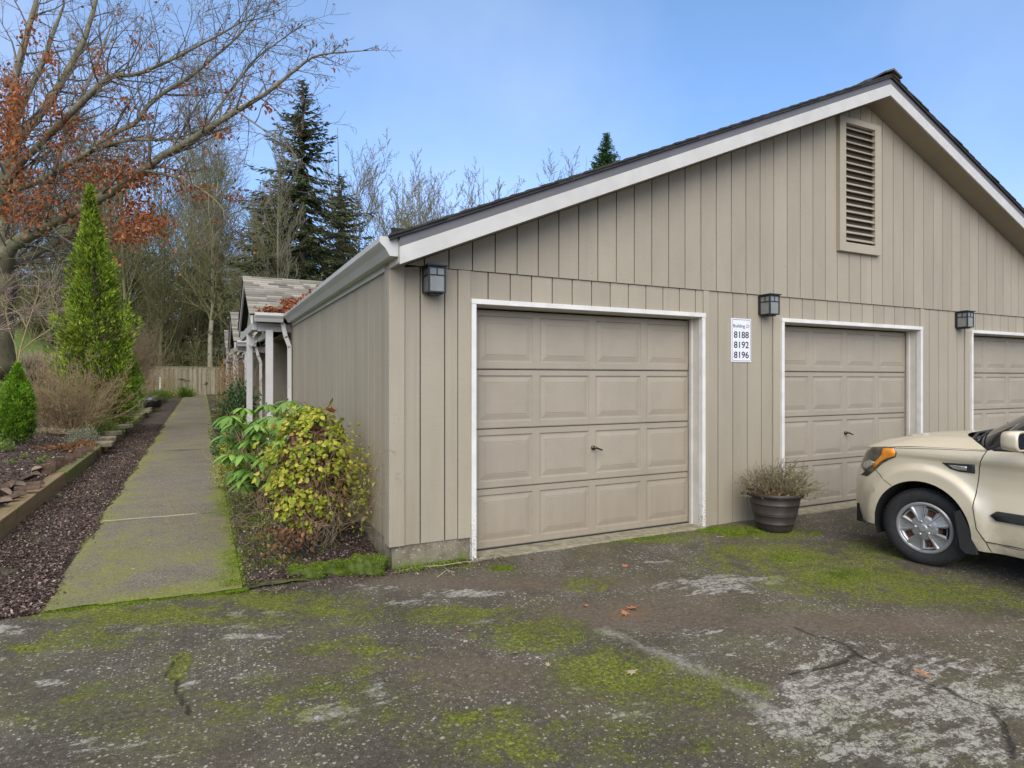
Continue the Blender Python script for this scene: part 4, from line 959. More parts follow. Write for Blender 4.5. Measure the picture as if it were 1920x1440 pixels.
# wheels
def wheel(sgn, wy):
    xo = XC_+sgn*.872
    wl = MB(); pr = [(.205, -.02), (.212, .0), (.225, .006), (.25, .012), (.275, .010), (.298, -.002), (.310, -.018), (.317, -.04), (.318, -.10), (.317, -.16), (.305, -.19), (.21, -.19)]
    wl.lathe([(r, sgn*h) for r, h in pr], (xo, wy, WZ), 48, 'X'); W = wl.build("wheel", m_rub, CAR, smooth=True)
    tr = MB()
    for k in range(60):
        a = 2*math.pi*k/60; c_ = (xo-sgn*.10, wy+.3175*math.cos(a), WZ+.3175*math.sin(a)); tr.obox(c_, (.075, .0105, .003), Matrix.Rotation(a-math.pi/2, 3, 'X'))
    tr.build("tread", m_rub, W)
    hb = MB(); f = lambda r, a, h: (xo+sgn*h, wy+(-sgn)*-r*math.cos(a), WZ+r*math.sin(a)) 
    def fr_(r, a, h): return (xo+sgn*h, wy+r*math.cos(a), WZ+r*math.sin(a))
    # outer ring
    n = 60; rp = [(.213, -.012), (.210, .004), (.200, .010), (.188, .008), (.180, .000)]
    vs = [fr_(r, 2*math.pi*k/n, h) for r, h in rp for k in range(n)]; hb.add(vs, [(i*n+k, i*n+(k+1) % n, (i+1)*n+(k+1) % n, (i+1)*n+k) for i in range(4) for k in range(n)])
    # five broad spokes: dished wedges between the windows, raised rims round each window
    for s_ in range(5):
        wc = math.radians(68+72*s_); wc = wc if sgn > 0 else math.pi-wc
        w_out, w_in = math.radians(15.5), math.radians(20)
        a0, a1 = wc+w_out, wc+math.radians(72)-w_out; b0, b1 = wc+w_in, wc+math.radians(72)-w_in
        na = 10; vs = []
        for j, (r, h) in enumerate(((.182, .001), (.165, .000), (.135, .004), (.105, .010), (.080, .016), (.060, .020))):
            k_ = (r-.06)/(.182-.06); s0, s1 = b0+(a0-b0)*k_, b1+(a1-b1)*k_
            for i in range(na+1):
                a = s0+(s1-s0)*i/na; e = abs(i/na-.5)*2; vs.append(fr_(r, a, h+(.008 if e > .75 else 0)-.004*(1-e)*(r > .08)))
        hb.add(vs, [(j*(na+1)+i, j*(na+1)+i+1, (j+1)*(na+1)+i+1, (j+1)*(na+1)+i) for j in range(5) for i in range(na)])
        # window surround
        WN = [(.172, -w_out), (.172, 0), (.172, w_out), (.086, w_in), (.086, 0), (.086, -w_in)]
        for dd in (1,):
            inner = [(.160, -w_out*.72), (.160, 0), (.160, w_out*.72), (.102, w_in*.62), (.102, 0), (.102, -w_in*.62)]
            o_ = [fr_(r, wc+a, .007) for r, a in WN]; m__ = [fr_(r, wc+a, -.004) for r, a in inner]; i_ = [fr_(r, wc+a, -.03) for r, a in inner]
            hb.add(o_+m__+i_, [(k, (k+1) % 6, 6+(k+1) % 6, 6+k) for k in range(6)]+[(6+k, 6+(k+1) % 6, 12+(k+1) % 6, 12+k) for k in range(6)])
    vs = []
    rp = [(.0, .030), (.026, .030), (.030, .026), (.034, .022), (.088, .014)]
    vs = [fr_(r, 2*math.pi*k/n, h) for r, h in rp for k in range(n)]; hb.add(vs, [(i*n+k, i*n+(k+1) % n, (i+1)*n+(k+1) % n, (i+1)*n+k) for i in range(4) for k in range(n)])
    hb.build("hubcap", m_hub, W, smooth=False)
    for k in range(5):
        a = math.radians(68+36+72*k); a = a if sgn > 0 else math.pi-a; b_ = MB(); c_ = fr_(.056, a, .012); b_.lathe([(.0, .016), (.008, .016), (.0115, .010), (.012, 0)] if sgn > 0 else [(.0, -.016), (.008, -.016), (.0115, -.010), (.012, 0)], c_, 10, 'X'); b_.build("wheel_nut", m_chrome, W, smooth=True)
    ds = MB(); ds.lathe([(0, -.05*sgn), (.185, -.05*sgn)], (xo, wy, WZ), 30, 'X'); ds.lathe([(0, -.035*sgn), (.075, -.035*sgn), (.075, -.05*sgn)], (xo, wy, WZ), 20, 'X')
    for k in range(7): a = k*.9; ds.obox(fr_(.135, a, -.045), (.006, .02, .008), Matrix.Rotation(a, 3, 'X'))
    ds.build("brake_disc", m_rust, W)
for sgn in (-1, 1):
    for wy in (WY, WY2):
        wheel(sgn, wy)
        if wy == WY:                                       # the front wheels are turned a little to the left
            W = [c for c in CAR.children if c.name.startswith("wheel") and not c.get("turned")][-1]
            cc = Vector((XC_+sgn*.84, wy, WZ))-CAR.location; M = Matrix.Translation(cc)@Matrix.Rotation(math.radians(11), 4, 'Z')@Matrix.Translation(-cc)
            for o in [W]+list(W.children): o.data.transform(M); o["turned"] = 1
            for o in [W]+list(W.children): del o["turned"]
            W["turned"] = 1
for c in CAR.children:
    if c.get("turned"): del c["turned"]
# ------------------------------------------------------------------ plants: helpers
def rv(rr): return Vector((rr.gauss(0, 1), rr.gauss(0, 1), rr.gauss(0, 1)))
def grow(S, tips, p, d, L, r0, lev, rr, kids=(6, 5, 4), nseg=(9, 6, 5, 4), wig=.16, up=.04, ang=(30, 60), ratio=.5, rmin=.004, start=.2, rfall=.8, twist=None):
    n = nseg[min(lev, len(nseg)-1)]; q = Vector(p); r = r0; step = L/n
    for i in range(n):
        d = (d+rv(rr)*wig*.55+Vector((0, 0, up))).normalized(); r1 = max(rmin, r0*(1-rfall*(i+1)/n)); q2 = q+d*step
        S.append((q, q2, r, r1)); q, r = q2, r1; f = (i+1)/n
        if lev < len(kids) and f > start:
            k = kids[lev]/(n*(1-start)); k = int(k)+(rr.random() < k-int(k))
            for _ in range(k):
                ax = d.cross(rv(rr)).normalized(); dd = Matrix.Rotation(math.radians(rr.uniform(*ang)), 3, ax)@d
                grow(S, tips, q, dd, L*ratio*(1.2-.65*f)*rr.uniform(.7, 1.25), max(rmin, min(r*.75, r0*.5)), lev+1, rr, kids, nseg, wig*1.15, up, ang, ratio, rmin, .12, rfall)
    tips.append((q, d, lev))
def bark(name, a, b, moss=None, sc=18):
    n = NT(name); co = n.coord(); v = n.coord(scale=(1, 1, .25)); c = n.ramp(n.noise(v, sc, 6, .7), [(.3, a), (.7, b)])
    if moss:
        g = n.n("NewGeometry"); s = n.n("SeparateXYZ"); n.l(g.outputs["Normal"], s.inputs[0])
        f = n.math('MULTIPLY', n.rng(n.noise(co, 1.6, 5, .65), .35, .6), n.rng(s.outputs[2], -.5, .6, .35, 1.)); c = n.mix(f, c, moss)
    n.color(c); n.set(Roughness=.9); n.bump(n.noise(v, sc*2.5, 5, .7), .8, .02); return n.m
m_oak = bark("oak_bark", (.06, .048, .034), (.27, .25, .20), (.16, .15, .055), 9)
m_oaktrunk = bark("oak_trunk_bark", (.045, .032, .022), (.13, .095, .065), (.11, .11, .045), 8)
m_oaktw = bark("oak_twigs", (.11, .09, .07), (.22, .19, .15))
m_twig = bark("grey_twigs", (.13, .11, .085), (.26, .23, .18), (.15, .16, .06))
m_moss_tw = bark("mossy_twigs", (.10, .09, .045), (.23, .21, .11), (.15, .16, .05))
m_pale = bark("pale_trunk", (.20, .18, .14), (.42, .40, .34), (.16, .16, .07), 8)
m_brown_tw = bark("brown_stems", (.17, .105, .055), (.38, .29, .165))
m_yel_tw = bark("yellow_stems", (.22, .17, .075), (.40, .33, .17))
m_dkbark = bark("conifer_bark", (.04, .03, .022), (.12, .095, .07))
m_rustleaf = leafmat("rust_oak_leaves", [(0, (.17, .05, .02)), (.4, (.32, .105, .035)), (.75, (.42, .16, .06)), (1, (.26, .09, .045))], .6, .35)
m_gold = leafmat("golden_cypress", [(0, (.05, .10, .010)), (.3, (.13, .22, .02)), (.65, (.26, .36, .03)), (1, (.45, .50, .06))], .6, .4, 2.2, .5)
m_gold2 = leafmat("bright_cypress", [(0, (.06, .15, .015)), (.5, (.15, .30, .02)), (1, (.28, .42, .03))], .6, .35, 6, .4)
m_fir = leafmat("fir_needles", [(0, (.02, .032, .010)), (.5, (.042, .06, .018)), (1, (.11, .12, .04))], .7, .15, .5, .4)
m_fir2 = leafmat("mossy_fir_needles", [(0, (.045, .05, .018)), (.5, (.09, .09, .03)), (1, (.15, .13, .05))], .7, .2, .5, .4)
m_cedar = leafmat("bright_fir_needles", [(0, (.02, .06, .015)), (1, (.06, .13, .03))], .7, .15, .5, .3)
m_wood = leafmat("woodland_leaves", [(0, (.018, .024, .010)), (.5, (.05, .058, .024)), (1, (.13, .125, .06))], .8, .15, .35, .5)
m_dkleaf = leafmat("dark_green_leaves", [(0, (.02, .055, .018)), (.6, (.05, .11, .035)), (1, (.12, .20, .09))], .35, .2, 9, .3)
m_rhod = leafmat("rhododendron_leaves", [(0, (.07, .16, .022)), (.5, (.135, .27, .04)), (1, (.24, .39, .08))], .38, .25, 5, .25)
m_yellow = leafmat("yellow_vine_leaves", [(0, (.12, .19, .02)), (.3, (.26, .32, .025)), (.6, (.42, .43, .04)), (.86, (.54, .48, .09)), (1, (.26, .15, .05))], .5, .35, 6, .22)
m_dead = leafmat("dead_brown_leaves", [(0, (.08, .04, .022)), (.5, (.19, .095, .045)), (1, (.33, .19, .10))], .7, .25, 8, .3)
m_maple = leafmat("fallen_red_leaves", [(0, (.16, .045, .02)), (.6, (.30, .09, .035)), (1, (.42, .17, .07))], .6, .3, 8, .3)
m_orangeleaf = leafmat("orange_leaves", [(0, (.35, .12, .05)), (1, (.55, .27, .13))], .6, .3, 10, .2)
m_vari = leafmat("variegated_leaves", [(0, (.08, .11, .015)), (.4, (.22, .26, .03)), (.8, (.42, .42, .08)), (1, (.5, .48, .16))], .45, .3, 7, .45)
m_silver = leafmat("silver_leaves", [(0, (.12, .14, .09)), (.5, (.26, .28, .20)), (1, (.42, .44, .34))], .7, .2, 9, .25)
m_lime = leafmat("fresh_green_leaves", [(0, (.07, .13, .02)), (.5, (.15, .24, .04)), (1, (.27, .34, .09))], .55, .3, 8, .3)
m_bamboo = leafmat("bronze_leaves", [(0, (.10, .07, .02)), (.4, (.22, .16, .03)), (.75, (.42, .20, .05)), (1, (.30, .06, .03))], .5, .3, 4, .35)
m_straw = leafmat("straw_blades", [(0, (.28, .22, .13)), (.6, (.45, .37, .25)), (1, (.58, .50, .37))], .7, .3, 4, .25)
m_lav = leafmat("lavender_leaves", [(0, (.10, .065, .035)), (.5, (.22, .165, .09)), (.9, (.36, .30, .19)), (1, (.28, .27, .06))], .7, .2, 8, .3)

def leaves_at(name, C, D, L, width, mat, parent, kind='quad', fold=.25, rng=NR, label=None):
    C = np.asarray(C, float); n = len(C); W = rng.normal(size=(n, 3)); V, F = leaf_geo(C, D, W, L, width, fold, kind)
    return np_mesh(name, V, F, mat, parent, None, False, label)
def conifer_sprays(base, H, prof, lean, n, Ls, fan, mat, parent, rng, upw=1.0, name="foliage", depthmin=.45):
    h = rng.random(n)**.85; a = rng.random(n)*2*np.pi; k = depthmin+(1-depthmin)*rng.random(n)**.5
    rad = np.interp(h, [p[0] for p in prof], [p[1] for p in prof])
    lump = 1+.24*np.sin(a*3+h*9)+.20*np.sin(a*5-h*19+1)+.14*np.sin(h*37+a*2)
    r = rad*k*lump; C = np.stack([base[0]+r*np.cos(a)+lean[0]*h, base[1]+r*np.sin(a)+lean[1]*h, base[2]+h*H], 1)
    out = np.stack([np.cos(a), np.sin(a), np.zeros(n)], 1); Cs, Ds, L_ = [], [], []
    side = np.stack([-np.sin(a), np.cos(a), np.zeros(n)], 1)
    for j in range(fan):
        t = (j/(fan-1)-.5)*2 if fan > 1 else 0
        D = out*(.75-.25*abs(t))+np.array([0, 0, upw])+side*t*1.0+rng.normal(size=(n, 3))*.22
        D /= np.linalg.norm(D, axis=1, keepdims=True); off = rng.random(n)[:, None]*.5
        Cs.append(C+D*off*Ls); Ds.append(D); L_.append(Ls*rng.uniform(.6, 1.25, n)*(1-.35*h))
    return leaves_at(name, np.concatenate(Cs), np.concatenate(Ds), np.concatenate(L_), .24, mat, parent, rng=rng)
def plumes(base, H, prof, lean, npl, per, Lp, Ls, mat, parent, rng, name="foliage", dead=None):
    Cs, Ds, L_, Cd = [], [], [], []
    for i in range(npl):
        h = ((i+rng.random())/npl)**.95; a = i*2.399+rng.normal()*.3; R_ = np.interp(h, [p[0] for p in prof], [p[1] for p in prof])*rng.uniform(.72, 1.18)
        axis = np.array([math.cos(a)*.42*min(1, 1.6*(1-h)), math.sin(a)*.42*min(1, 1.6*(1-h)), 1.]); axis /= np.linalg.norm(axis); lp = Lp*rng.uniform(.6, 1.25)*(1-.35*h); o = np.array([math.cos(a), math.sin(a), 0])
        st = np.array([base[0]+lean[0]*h, base[1]+lean[1]*h, base[2]+h*(H-lp*.9)])+o*R_*rng.uniform(.35, .8); w_ = lp*.26*(1-.5*h*h)
        t = rng.random(per)**.8; rad = w_*np.sin(np.pi*np.clip(t*.86+.12, 0, 1))*rng.random(per)**.5; b_ = rng.random(per)*6.283
        side = np.cross(axis, o); side /= np.linalg.norm(side); nb = np.cross(axis, side); off = side*np.cos(b_)[:, None]+nb*np.sin(b_)[:, None]
        C = st+axis*(t*lp)[:, None]+off*rad[:, None]; Cs.append(C); Ds.append(axis*1.0+off*.6+o*.25+rng.normal(size=(per, 3))*.28); L_.append(Ls*rng.uniform(.55, 1.3, per))
        if dead is not None and h < .45 and rng.random() < .5: Cd.append(st-o*.05+rng.normal(size=(30, 3))*.12)
    if Cd: Cd = np.concatenate(Cd); leaves_at("inner_brown_growth", Cd, rng.normal(size=Cd.shape)+np.array([0, 0, .5]), np.full(len(Cd), Ls*.9), .25, dead, parent, rng=rng)
    return leaves_at(name, np.concatenate(Cs), np.concatenate(Ds), np.concatenate(L_), .26, mat, parent, rng=rng)
def bush(name, label, cat, c, rad, n, L, width, mat, seed, kind='quad', stems=0, stem_mat=None, group=None, clumps=14, up=.4, hollow=.5, parts_name="foliage", droop=0.):
    rng = np.random.default_rng(seed); rr = random.Random(seed); t = thing(name, label, cat, (c[0], c[1], c[2]), group)
    cd = rand_dirs(clumps, rng); cd[:, 2] = np.abs(cd[:, 2])*.9+.05; cc = cd*rng.uniform(.35, .8, (clumps, 1))
    k = rng.integers(0, clumps, n); P = cc[k]+rand_dirs(n, rng)*(rng.random((n, 1))**.45)*.42
    nrm = np.linalg.norm(P, axis=1); P = P[(P[:, 2] > -.02) & (nrm < 1.08)]; m = len(P)
    C = np.array(c)+P*np.array([rad[0], rad[1], rad[2]]); D = P/(np.linalg.norm(P, axis=1, keepdims=True)+.01)+rng.normal(size=(m, 3))*.7+np.array([0, 0, up-droop])
    leaves_at(parts_name, C, D, L*rng.uniform(.6, 1.3, m), width, mat, t, kind, rng=rng)
    if stems:
        S = []
        for _ in range(stems):
            a = rr.uniform(0, 6.28); e = rr.uniform(.3, .9); d = Vector((math.cos(a)*rad[0]*e, math.sin(a)*rad[1]*e, rad[2]*rr.uniform(.6, 1.05)))
            grow(S, [], Vector(c)+Vector((math.cos(a), math.sin(a), 0))*.05, d.normalized(), d.length, .008 if rad[2] < 1 else .012, 0, rr, kids=(4,), nseg=(6, 4), wig=.2, rmin=.0025, ratio=.35)
        segs_mesh("stems", S, 4, stem_mat or m_brown_tw, t)
    return t

# ------------------------------------------------------------------ the big oak at the left, keeping some rust leaves
rr = random.Random(5)
OD = 21.0
OAK = thing("oak_tree", "large spreading oak with bare mossy limbs and clusters of rust-brown leaves left of the path", "tree", tuple(at_depth(-6, 700, OD)))
LIMBS = [([(-8,720),(-8,640),(-6,570),(-2,520),(6,478)], [.60,.52,.46,.40,.33], [0]*5),
 ([(6,478),(2,430),(4,370),(18,310),(28,262),(24,200),(34,120),(60,30),(80,-60)], [.46,.36,.33,.30,.28,.25,.2,.14,.07], [0,0,.2,.5,.8,1,1.2,1.5,2]),
 ([(8,480),(32,455),(75,430),(115,408),(165,386),(217,355),(267,319),(305,294),(375,252),(444,208),(500,174),(555,130),(600,103),(700,94)], [.40,.34,.30,.27,.24,.22,.20,.175,.155,.125,.10,.075,.05,.015], [0,-.2,-.5,-.7,-1,-1.3,-1.6,-1.8,-2,-2.2,-2.3,-2.4,-2.5,-2.5]),
 ([(12,500),(40,490),(75,470),(110,452),(150,440),(200,430)], [.32,.26,.23,.2,.16,.08], [.5,.8,1.2,1.6,2,2.5]),
 ([(18,352),(55,347),(100,325),(140,302),(167,285),(200,272),(244,263),(300,262),(345,255),(400,232)], [.20,.17,.155,.14,.13,.11,.09,.07,.05,.02], [0,-.3,-.6,-1,-1.2,-1.4,-1.5,-1.7,-1.8,-2]),
 ([(10,345),(28,319),(65,280),(105,238),(155,191),(194,152),(217,142),(250,140),(300,122),(361,91),(420,60),(470,30)], [.22,.2,.18,.17,.155,.14,.12,.10,.085,.07,.05,.02], [0,-.2,-.5,-.8,-1,-1.2,-1.3,-1.4,-1.5,-1.7,-1.8,-2]),
 ([(26,265),(44,247),(83,205),(111,160),(133,122),(155,80),(175,20),(195,-50)], [.26,.24,.22,.2,.18,.155,.12,.07], [.6,.9,1.2,1.5,1.8,2,2.2,2.5]),
 ([(167,285),(200,258),(250,233),(278,199),(314,169),(361,141),(397,110),(433,80),(480,30)], [.12,.12,.11,.11,.10,.09,.075,.055,.02], [-1.2,-1.3,-1.3,-1.2,-1.1,-1,-1,-.8,-.7]),
 ([(40,430),(67,413),(92,358),(111,288),(133,236),(155,177),(185,110),(210,40)], [.17,.16,.145,.13,.115,.10,.075,.03], [.5,.7,1,1.3,1.6,1.8,2,2.2]),
 ([(24,240),(50,180),(75,130),(95,75),(120,10)], [.19,.17,.15,.12,.06], [1,1.3,1.6,2,2.4]),
 ([(267,319),(320,330),(360,345),(400,372),(432,410)], [.09,.07,.055,.04,.015], [-1.6,-1.9,-2.1,-2.3,-2.4]),
 ([(305,294),(360,270),(400,215),(440,160),(480,110),(520,80),(560,50)], [.09,.08,.07,.06,.05,.035,.015], [-1.8,-1.5,-1.3,-1,-.8,-.7,-.5]),
 ([(444,208),(490,240),(530,262),(560,300)], [.05,.04,.025,.01], [-2.2,-2.5,-2.7,-2.8]),
 ([(4,400),(-30,340),(-60,250),(-80,130),(-90,20)], [.3,.27,.22,.16,.08], [0,-.5,-1,-1.5,-2])]
S = []; tips = []; tw = []
trunkmb = MB(); limbmb = []
for li, (pts, rs, dz) in enumerate(LIMBS):
    P = [at_depth(u, v, OD+z) for (u, v), z in zip(pts, dz)]
    if li: rs = [r*.60 for r in rs]
    # smooth the limb
    Q, RR = [], []
    for i in range(len(P)-1):
        p0, p1, p2, p3 = P[max(i-1, 0)], P[i], P[i+1], P[min(i+2, len(P)-1)]
        for k in range(4):
            t = k/4; Q.append(.5*((2*p1)+(p2-p0)*t+(2*p0-5*p1+4*p2-p3)*t*t+(3*p1-p0-3*p2+p3)*t**3)+rv(rr)*rs[i]*.10); RR.append(rs[i]+(rs[i+1]-rs[i])*t)
    Q.append(P[-1]); RR.append(rs[-1])
    if li == 0: trunkmb.tube(Q, RR, 14); continue
    mb = MB(); mb.tube(Q, RR, 8); mb.build("limb", m_oak, OAK, smooth=True)
    for i in range(2, len(Q)-1):
        d = (Q[i+1]-Q[i]).normalized(); f = i/len(Q)
        for _ in range(2 if li not in (12,) else 1):
            if rr.random() < .62:
                ax = d.cross(rv(rr)).normalized(); dd = Matrix.Rotation(math.radians(rr.uniform(25, 65)), 3, ax)@d; dd = (dd+Vector((0, 0, .12))).normalized()
                grow(tw, tips, Q[i], dd, rr.uniform(1.0, 2.9)*(1.1-.35*f)*(.5 if li in (2, 11, 12) and f > .72 else 1), max(.018, min(.045, RR[i]*.4)), 1, rr, kids=(5, 4, 4), nseg=(7, 7, 5, 3), wig=.26, up=.03, ang=(22, 62), ratio=.52, rmin=.0055, start=.15)
    d = (Q[-1]-Q[-3]).normalized(); grow(tw, tips, Q[-1], d, .7 if li == 2 else 1.4, RR[-1], 1, rr, kids=(5, 5), nseg=(6, 6, 4), wig=.25, rmin=.006)
trunkmb.build("trunk", m_oaktrunk, OAK, smooth=True)
segs_mesh("branches", tw, 3, m_oaktw, OAK)
LC = [(15,235,40,70,200),(130,330,70,60,200),(30,180,30,40,120),(150,400,50,40,130),(25,205,28,60,260),(20,270,30,40,220),(70,395,40,40,150),(30,385,45,45,260),(98,205,25,30,90),(95,110,18,22,60),(185,122,14,25,60),(215,320,55,35,330),(260,330,45,40,330),(250,395,50,40,330),(275,425,38,28,220),(240,440,50,22,180),
      (300,415,30,20,120),(78,365,25,28,90),(120,270,40,25,110),(140,235,30,30,80),(205,255,28,18,70),(275,215,15,15,35),(345,355,20,15,50),(380,360,25,18,60),(440,365,15,10,30),(330,330,30,20,60),(420,245,30,16,40),(455,195,22,14,30),(230,190,25,20,35),(45,330,25,25,90),
      (10,150,25,35,60),(-40,300,40,60,120),(310,250,30,20,30),(215,490,20,20,20),(500,200,20,15,18),(160,330,40,30,110),(60,60,30,40,60)]
rng = np.random.default_rng(3); C, D = [], []
for u, v, ru, rvv, n in LC:
    for _ in range(int(n*1.0)):
        x, y = rng.normal()*.5, rng.normal()*.5; p = at_depth(u+ru*x, v+rvv*y, OD-1+rng.normal()*.9); C.append(p)
tp = [t for t in tips if t[2] >= 2]; 
for _ in range(700): t = tp[int(rng.integers(len(tp)))]; C.append(t[0])
C = np.array([tuple(p) for p in C]); D = rng.normal(size=C.shape)*.6+np.array([0, 0, -.7])
V, F = leaf_geo(C, D, rng.normal(size=C.shape), rng.uniform(.08, .17, len(C)), .62, .35, 'ovate'); np_mesh("leaves", V, F, m_rustleaf, OAK)

# ------------------------------------------------------------------ conifers near the path
p = onground(185, 800); GC = thing("golden_cypress", "tall leaning golden-green cypress beside the garden path", "conifer", tuple(p))
h_ = at_depth(168, 350, (p-Vector((CX, CY, 0))).dot(Vector((sy_, cy_, 0)))); dd = (p-Vector((CX, CY, 0))).dot(Vector((sy_, cy_, 0)))
H_ = h_.z-p.z; ln = (h_.x-p.x, h_.y-p.y); k_ = dd/FPX; rng = np.random.default_rng(9)
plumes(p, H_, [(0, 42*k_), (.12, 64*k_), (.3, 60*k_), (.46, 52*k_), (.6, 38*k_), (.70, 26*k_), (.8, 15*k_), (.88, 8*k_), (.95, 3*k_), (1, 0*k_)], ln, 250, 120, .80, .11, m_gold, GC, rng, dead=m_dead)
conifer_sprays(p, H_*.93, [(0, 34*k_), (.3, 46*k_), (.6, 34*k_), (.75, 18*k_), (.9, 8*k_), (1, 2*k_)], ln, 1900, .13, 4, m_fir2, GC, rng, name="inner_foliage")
plumes(p+Vector((.55, .1, 0)), H_*.42, [(0, 16*k_), (.4, 22*k_), (.7, 14*k_), (1, 2*k_)], (-.2, 0), 60, 110, .7, .10, m_gold2, GC, rng, name="side_growth")
q = MB(); q.tube([p+Vector((ln[0]*f, ln[1]*f, H_*f)) for f in (0, .3, .6, .9)], [.13, .10, .06, .02], 8); q.build("trunk", m_dkbark, GC, smooth=True)
p = onground(28, 832); dd = (p-Vector((CX, CY, 0))).dot(Vector((sy_, cy_, 0))); k_ = dd/FPX
SCN = thing("dwarf_cypress", "small cone-shaped bright green cypress on the mulch bed near the left edge", "conifer", tuple(p)); H_ = (832-682)*k_
plumes(p, H_, [(0, 26*k_), (.12, 35*k_), (.35, 31*k_), (.6, 22*k_), (.8, 12*k_), (.93, 5*k_), (1, 1*k_)], (.04, 0), 230, 80, .30, .055, m_gold2, SCN, rng)
conifer_sprays(p, H_*.85, [(0, 22*k_), (.3, 24*k_), (.6, 14*k_), (1, 2*k_)], (.04, 0), 900, .07, 4, m_fir, SCN, rng, name="inner_foliage")
q = MB(); q.tube([p, p+Vector((.02, 0, H_*.8))], [.04, .01], 6); q.build("trunk", m_dkbark, SCN, smooth=True)

# ------------------------------------------------------------------ firs and bare trees behind
def fir(label, u, vtop, dep, wpx, seed, mat, trunk_from=.0, ragged=.5, density=1.0, name="fir_tree", base=None, dr=-.18, group=None):
    rr = random.Random(seed); rng = np.random.default_rng(seed)
    b = at_depth(u, 700, dep); b.z = terr(b.x, b.y)-.1 if base is None else base; top = at_depth(u, vtop, dep); H = top.z-b.z; Rm = wpx*dep/FPX
    t = thing(name, label, "conifer" if name != "oak_tree" else "tree", tuple(b), group)
    q = MB(); q.tube([b, b+Vector((0, 0, H*.5)), b+Vector((0, 0, H*.98))], [H*.016+.05, H*.011, .03], 8); q.build("trunk", m_dkbark, t, smooth=True)
    C, D, L, S = [], [], [], []
    nb = int(H*13*density); h = H*trunk_from
    for i in range(nb):
        f = trunk_from+(1-trunk_from)*(i+rr.random())/nb; z = b.z+H*f
        rl = 1.55*Rm*min(1, (1-f)*2.0+.06)*(1-ragged*rr.random()**1.5)
        if rr.random() < .06: rl *= 1.35
        a = rr.uniform(0, 6.283); d = Vector((math.cos(a), math.sin(a), .25 if f > .75 else dr)); q_ = Vector((b.x, b.y, z)); n = max(4, int(rl/.16)); st = rl/n
        for k in range(n):
            e = k/n; dn = (d+Vector((0, 0, .55*e*e-.12))).normalized(); q2 = q_+dn*st; 
            if dep < 50: S.append((q_, q2, .035*(1-e)+.008, .035*(1-e)*.9+.006))
            for s_ in (-1, 1, 0):
                sd_ = Vector((-dn.y, dn.x, 0))*s_; g = rr.uniform(.45, 1.)
                C.append(tuple(q_+rv(rr)*.05)); D.append(tuple((dn*.8+sd_*g+Vector((0, 0, -.22-.25*rr.random()))+rv(rr)*.15))); L.append((.26+.2*(1-e))*rr.uniform(.6, 1.2)*min(1, .35+rl/2))
            q_ = q2
    if S: segs_mesh("branches", S, 3, m_dkbark, t)
    leaves_at("foliage", C, D, L, .30, mat, t, rng=rng); return t
def mossy_tree(label, u, vtop, dep, wpx, seed, mat=m_moss_tw, r=.16, kids=(16, 6, 5), upr=.06, ang=(18, 46), name="bare_tree", vb=None, lean=0, rmin=.012, low=.3, trunk=None, fan=0):
    rr = random.Random(seed); b = at_depth(u, 700, dep); b.z = terr(b.x, b.y)-.1; top = at_depth(u, vtop, dep); H = top.z-b.z
    t = thing(name, label, "tree", tuple(b), None); S = []; tips = []; Rm = 1.75*wpx*dep/FPX
    n = 12; q_ = b; d = Vector((lean*.15, 0, 1)).normalized(); T = [b]; Rr = [r]
    for i in range(n):
        d = (d+rv(rr)*.045+Vector((0, 0, .05))).normalized(); q_ = q_+d*H/n; T.append(q_); Rr.append(r*(1-.93*(i+1)/n)+.008)
        f = (i+1)/n
        if f > low:
            for _ in range(max(2, int(1.9*kids[0]/(n*(1-low))+rr.random()))):
                ax = d.cross(rv(rr)).normalized(); dd = Matrix.Rotation(math.radians(rr.uniform(*ang)), 3, ax)@d
                grow(S, tips, q_, dd, Rm*(1.2-f*.6)*rr.uniform(.6, 1.2), Rr[-1]*.45, 1, rr, kids=kids, nseg=(8, 8, 6, 4), wig=.17, up=upr, ang=(20, 48), ratio=.52, rmin=rmin*.8, start=.12)
    if fan:
        S = []; 
        for i in range(fan):
            k = rr.randint(3, 7); q_ = T[k]; f = k/n; a = i*2.4+rr.random(); th = math.radians(rr.uniform(6, 34)); dd = Vector((math.cos(a)*math.sin(th), math.sin(a)*math.sin(th), math.cos(th)))
            grow(S, tips, q_, dd, H*(1-f)*rr.uniform(.75, 1.02)*(1-.25*th), Rr[k]*.5, 0, rr, kids=(11, 6, 4), nseg=(12, 7, 5, 3), wig=.14, up=.035, ang=(18, 45), ratio=.30, rmin=rmin*.75, start=.25)
    q = MB(); q.tube(T, Rr, 8); q.build("trunk", trunk or mat, t, smooth=True); segs_mesh("branches", S, 3, mat, t); return t
fir("tall ragged dark fir rising highest behind the porch roof", 568, 150, 33, 92, 21, m_fir, .12, .55, 1.5)
fir("mossy olive fir half hidden behind the tall ragged fir", 640, 330, 38, 75, 22, m_fir2, .1, .6, 1.2)
fir("slender dark green conifer peeking over the garage roof right of the bare treetops", 1137, 250, 62, 62, 23, m_cedar, .5, .12, 2.2)
fir("broad dark fir left of the tall ragged fir, above the fence", 478, 395, 44, 80, 24, m_fir, .1, .6, .9)
fir("broad olive fir standing behind the golden cypress", 262, 440, 52, 95, 25, m_fir2, .0, .5, .8)
fir("dark fir behind the oak trunk at the left edge", 70, 470, 56, 100, 26, m_fir2, .0, .5, .8)
fir("dark low fir above the middle of the fence", 345, 500, 50, 80, 27, m_fir, .0, .4, .9)
fir("fir with drooping mossy boughs between the two dark firs over the porch", 525, 300, 41, 62, 28, m_fir2, .2, .6, 1.0)
fir("dark fir in the wood between the oak trunk and the golden cypress", 175, 455, 54, 85, 61, m_fir, .0, .5, .7)
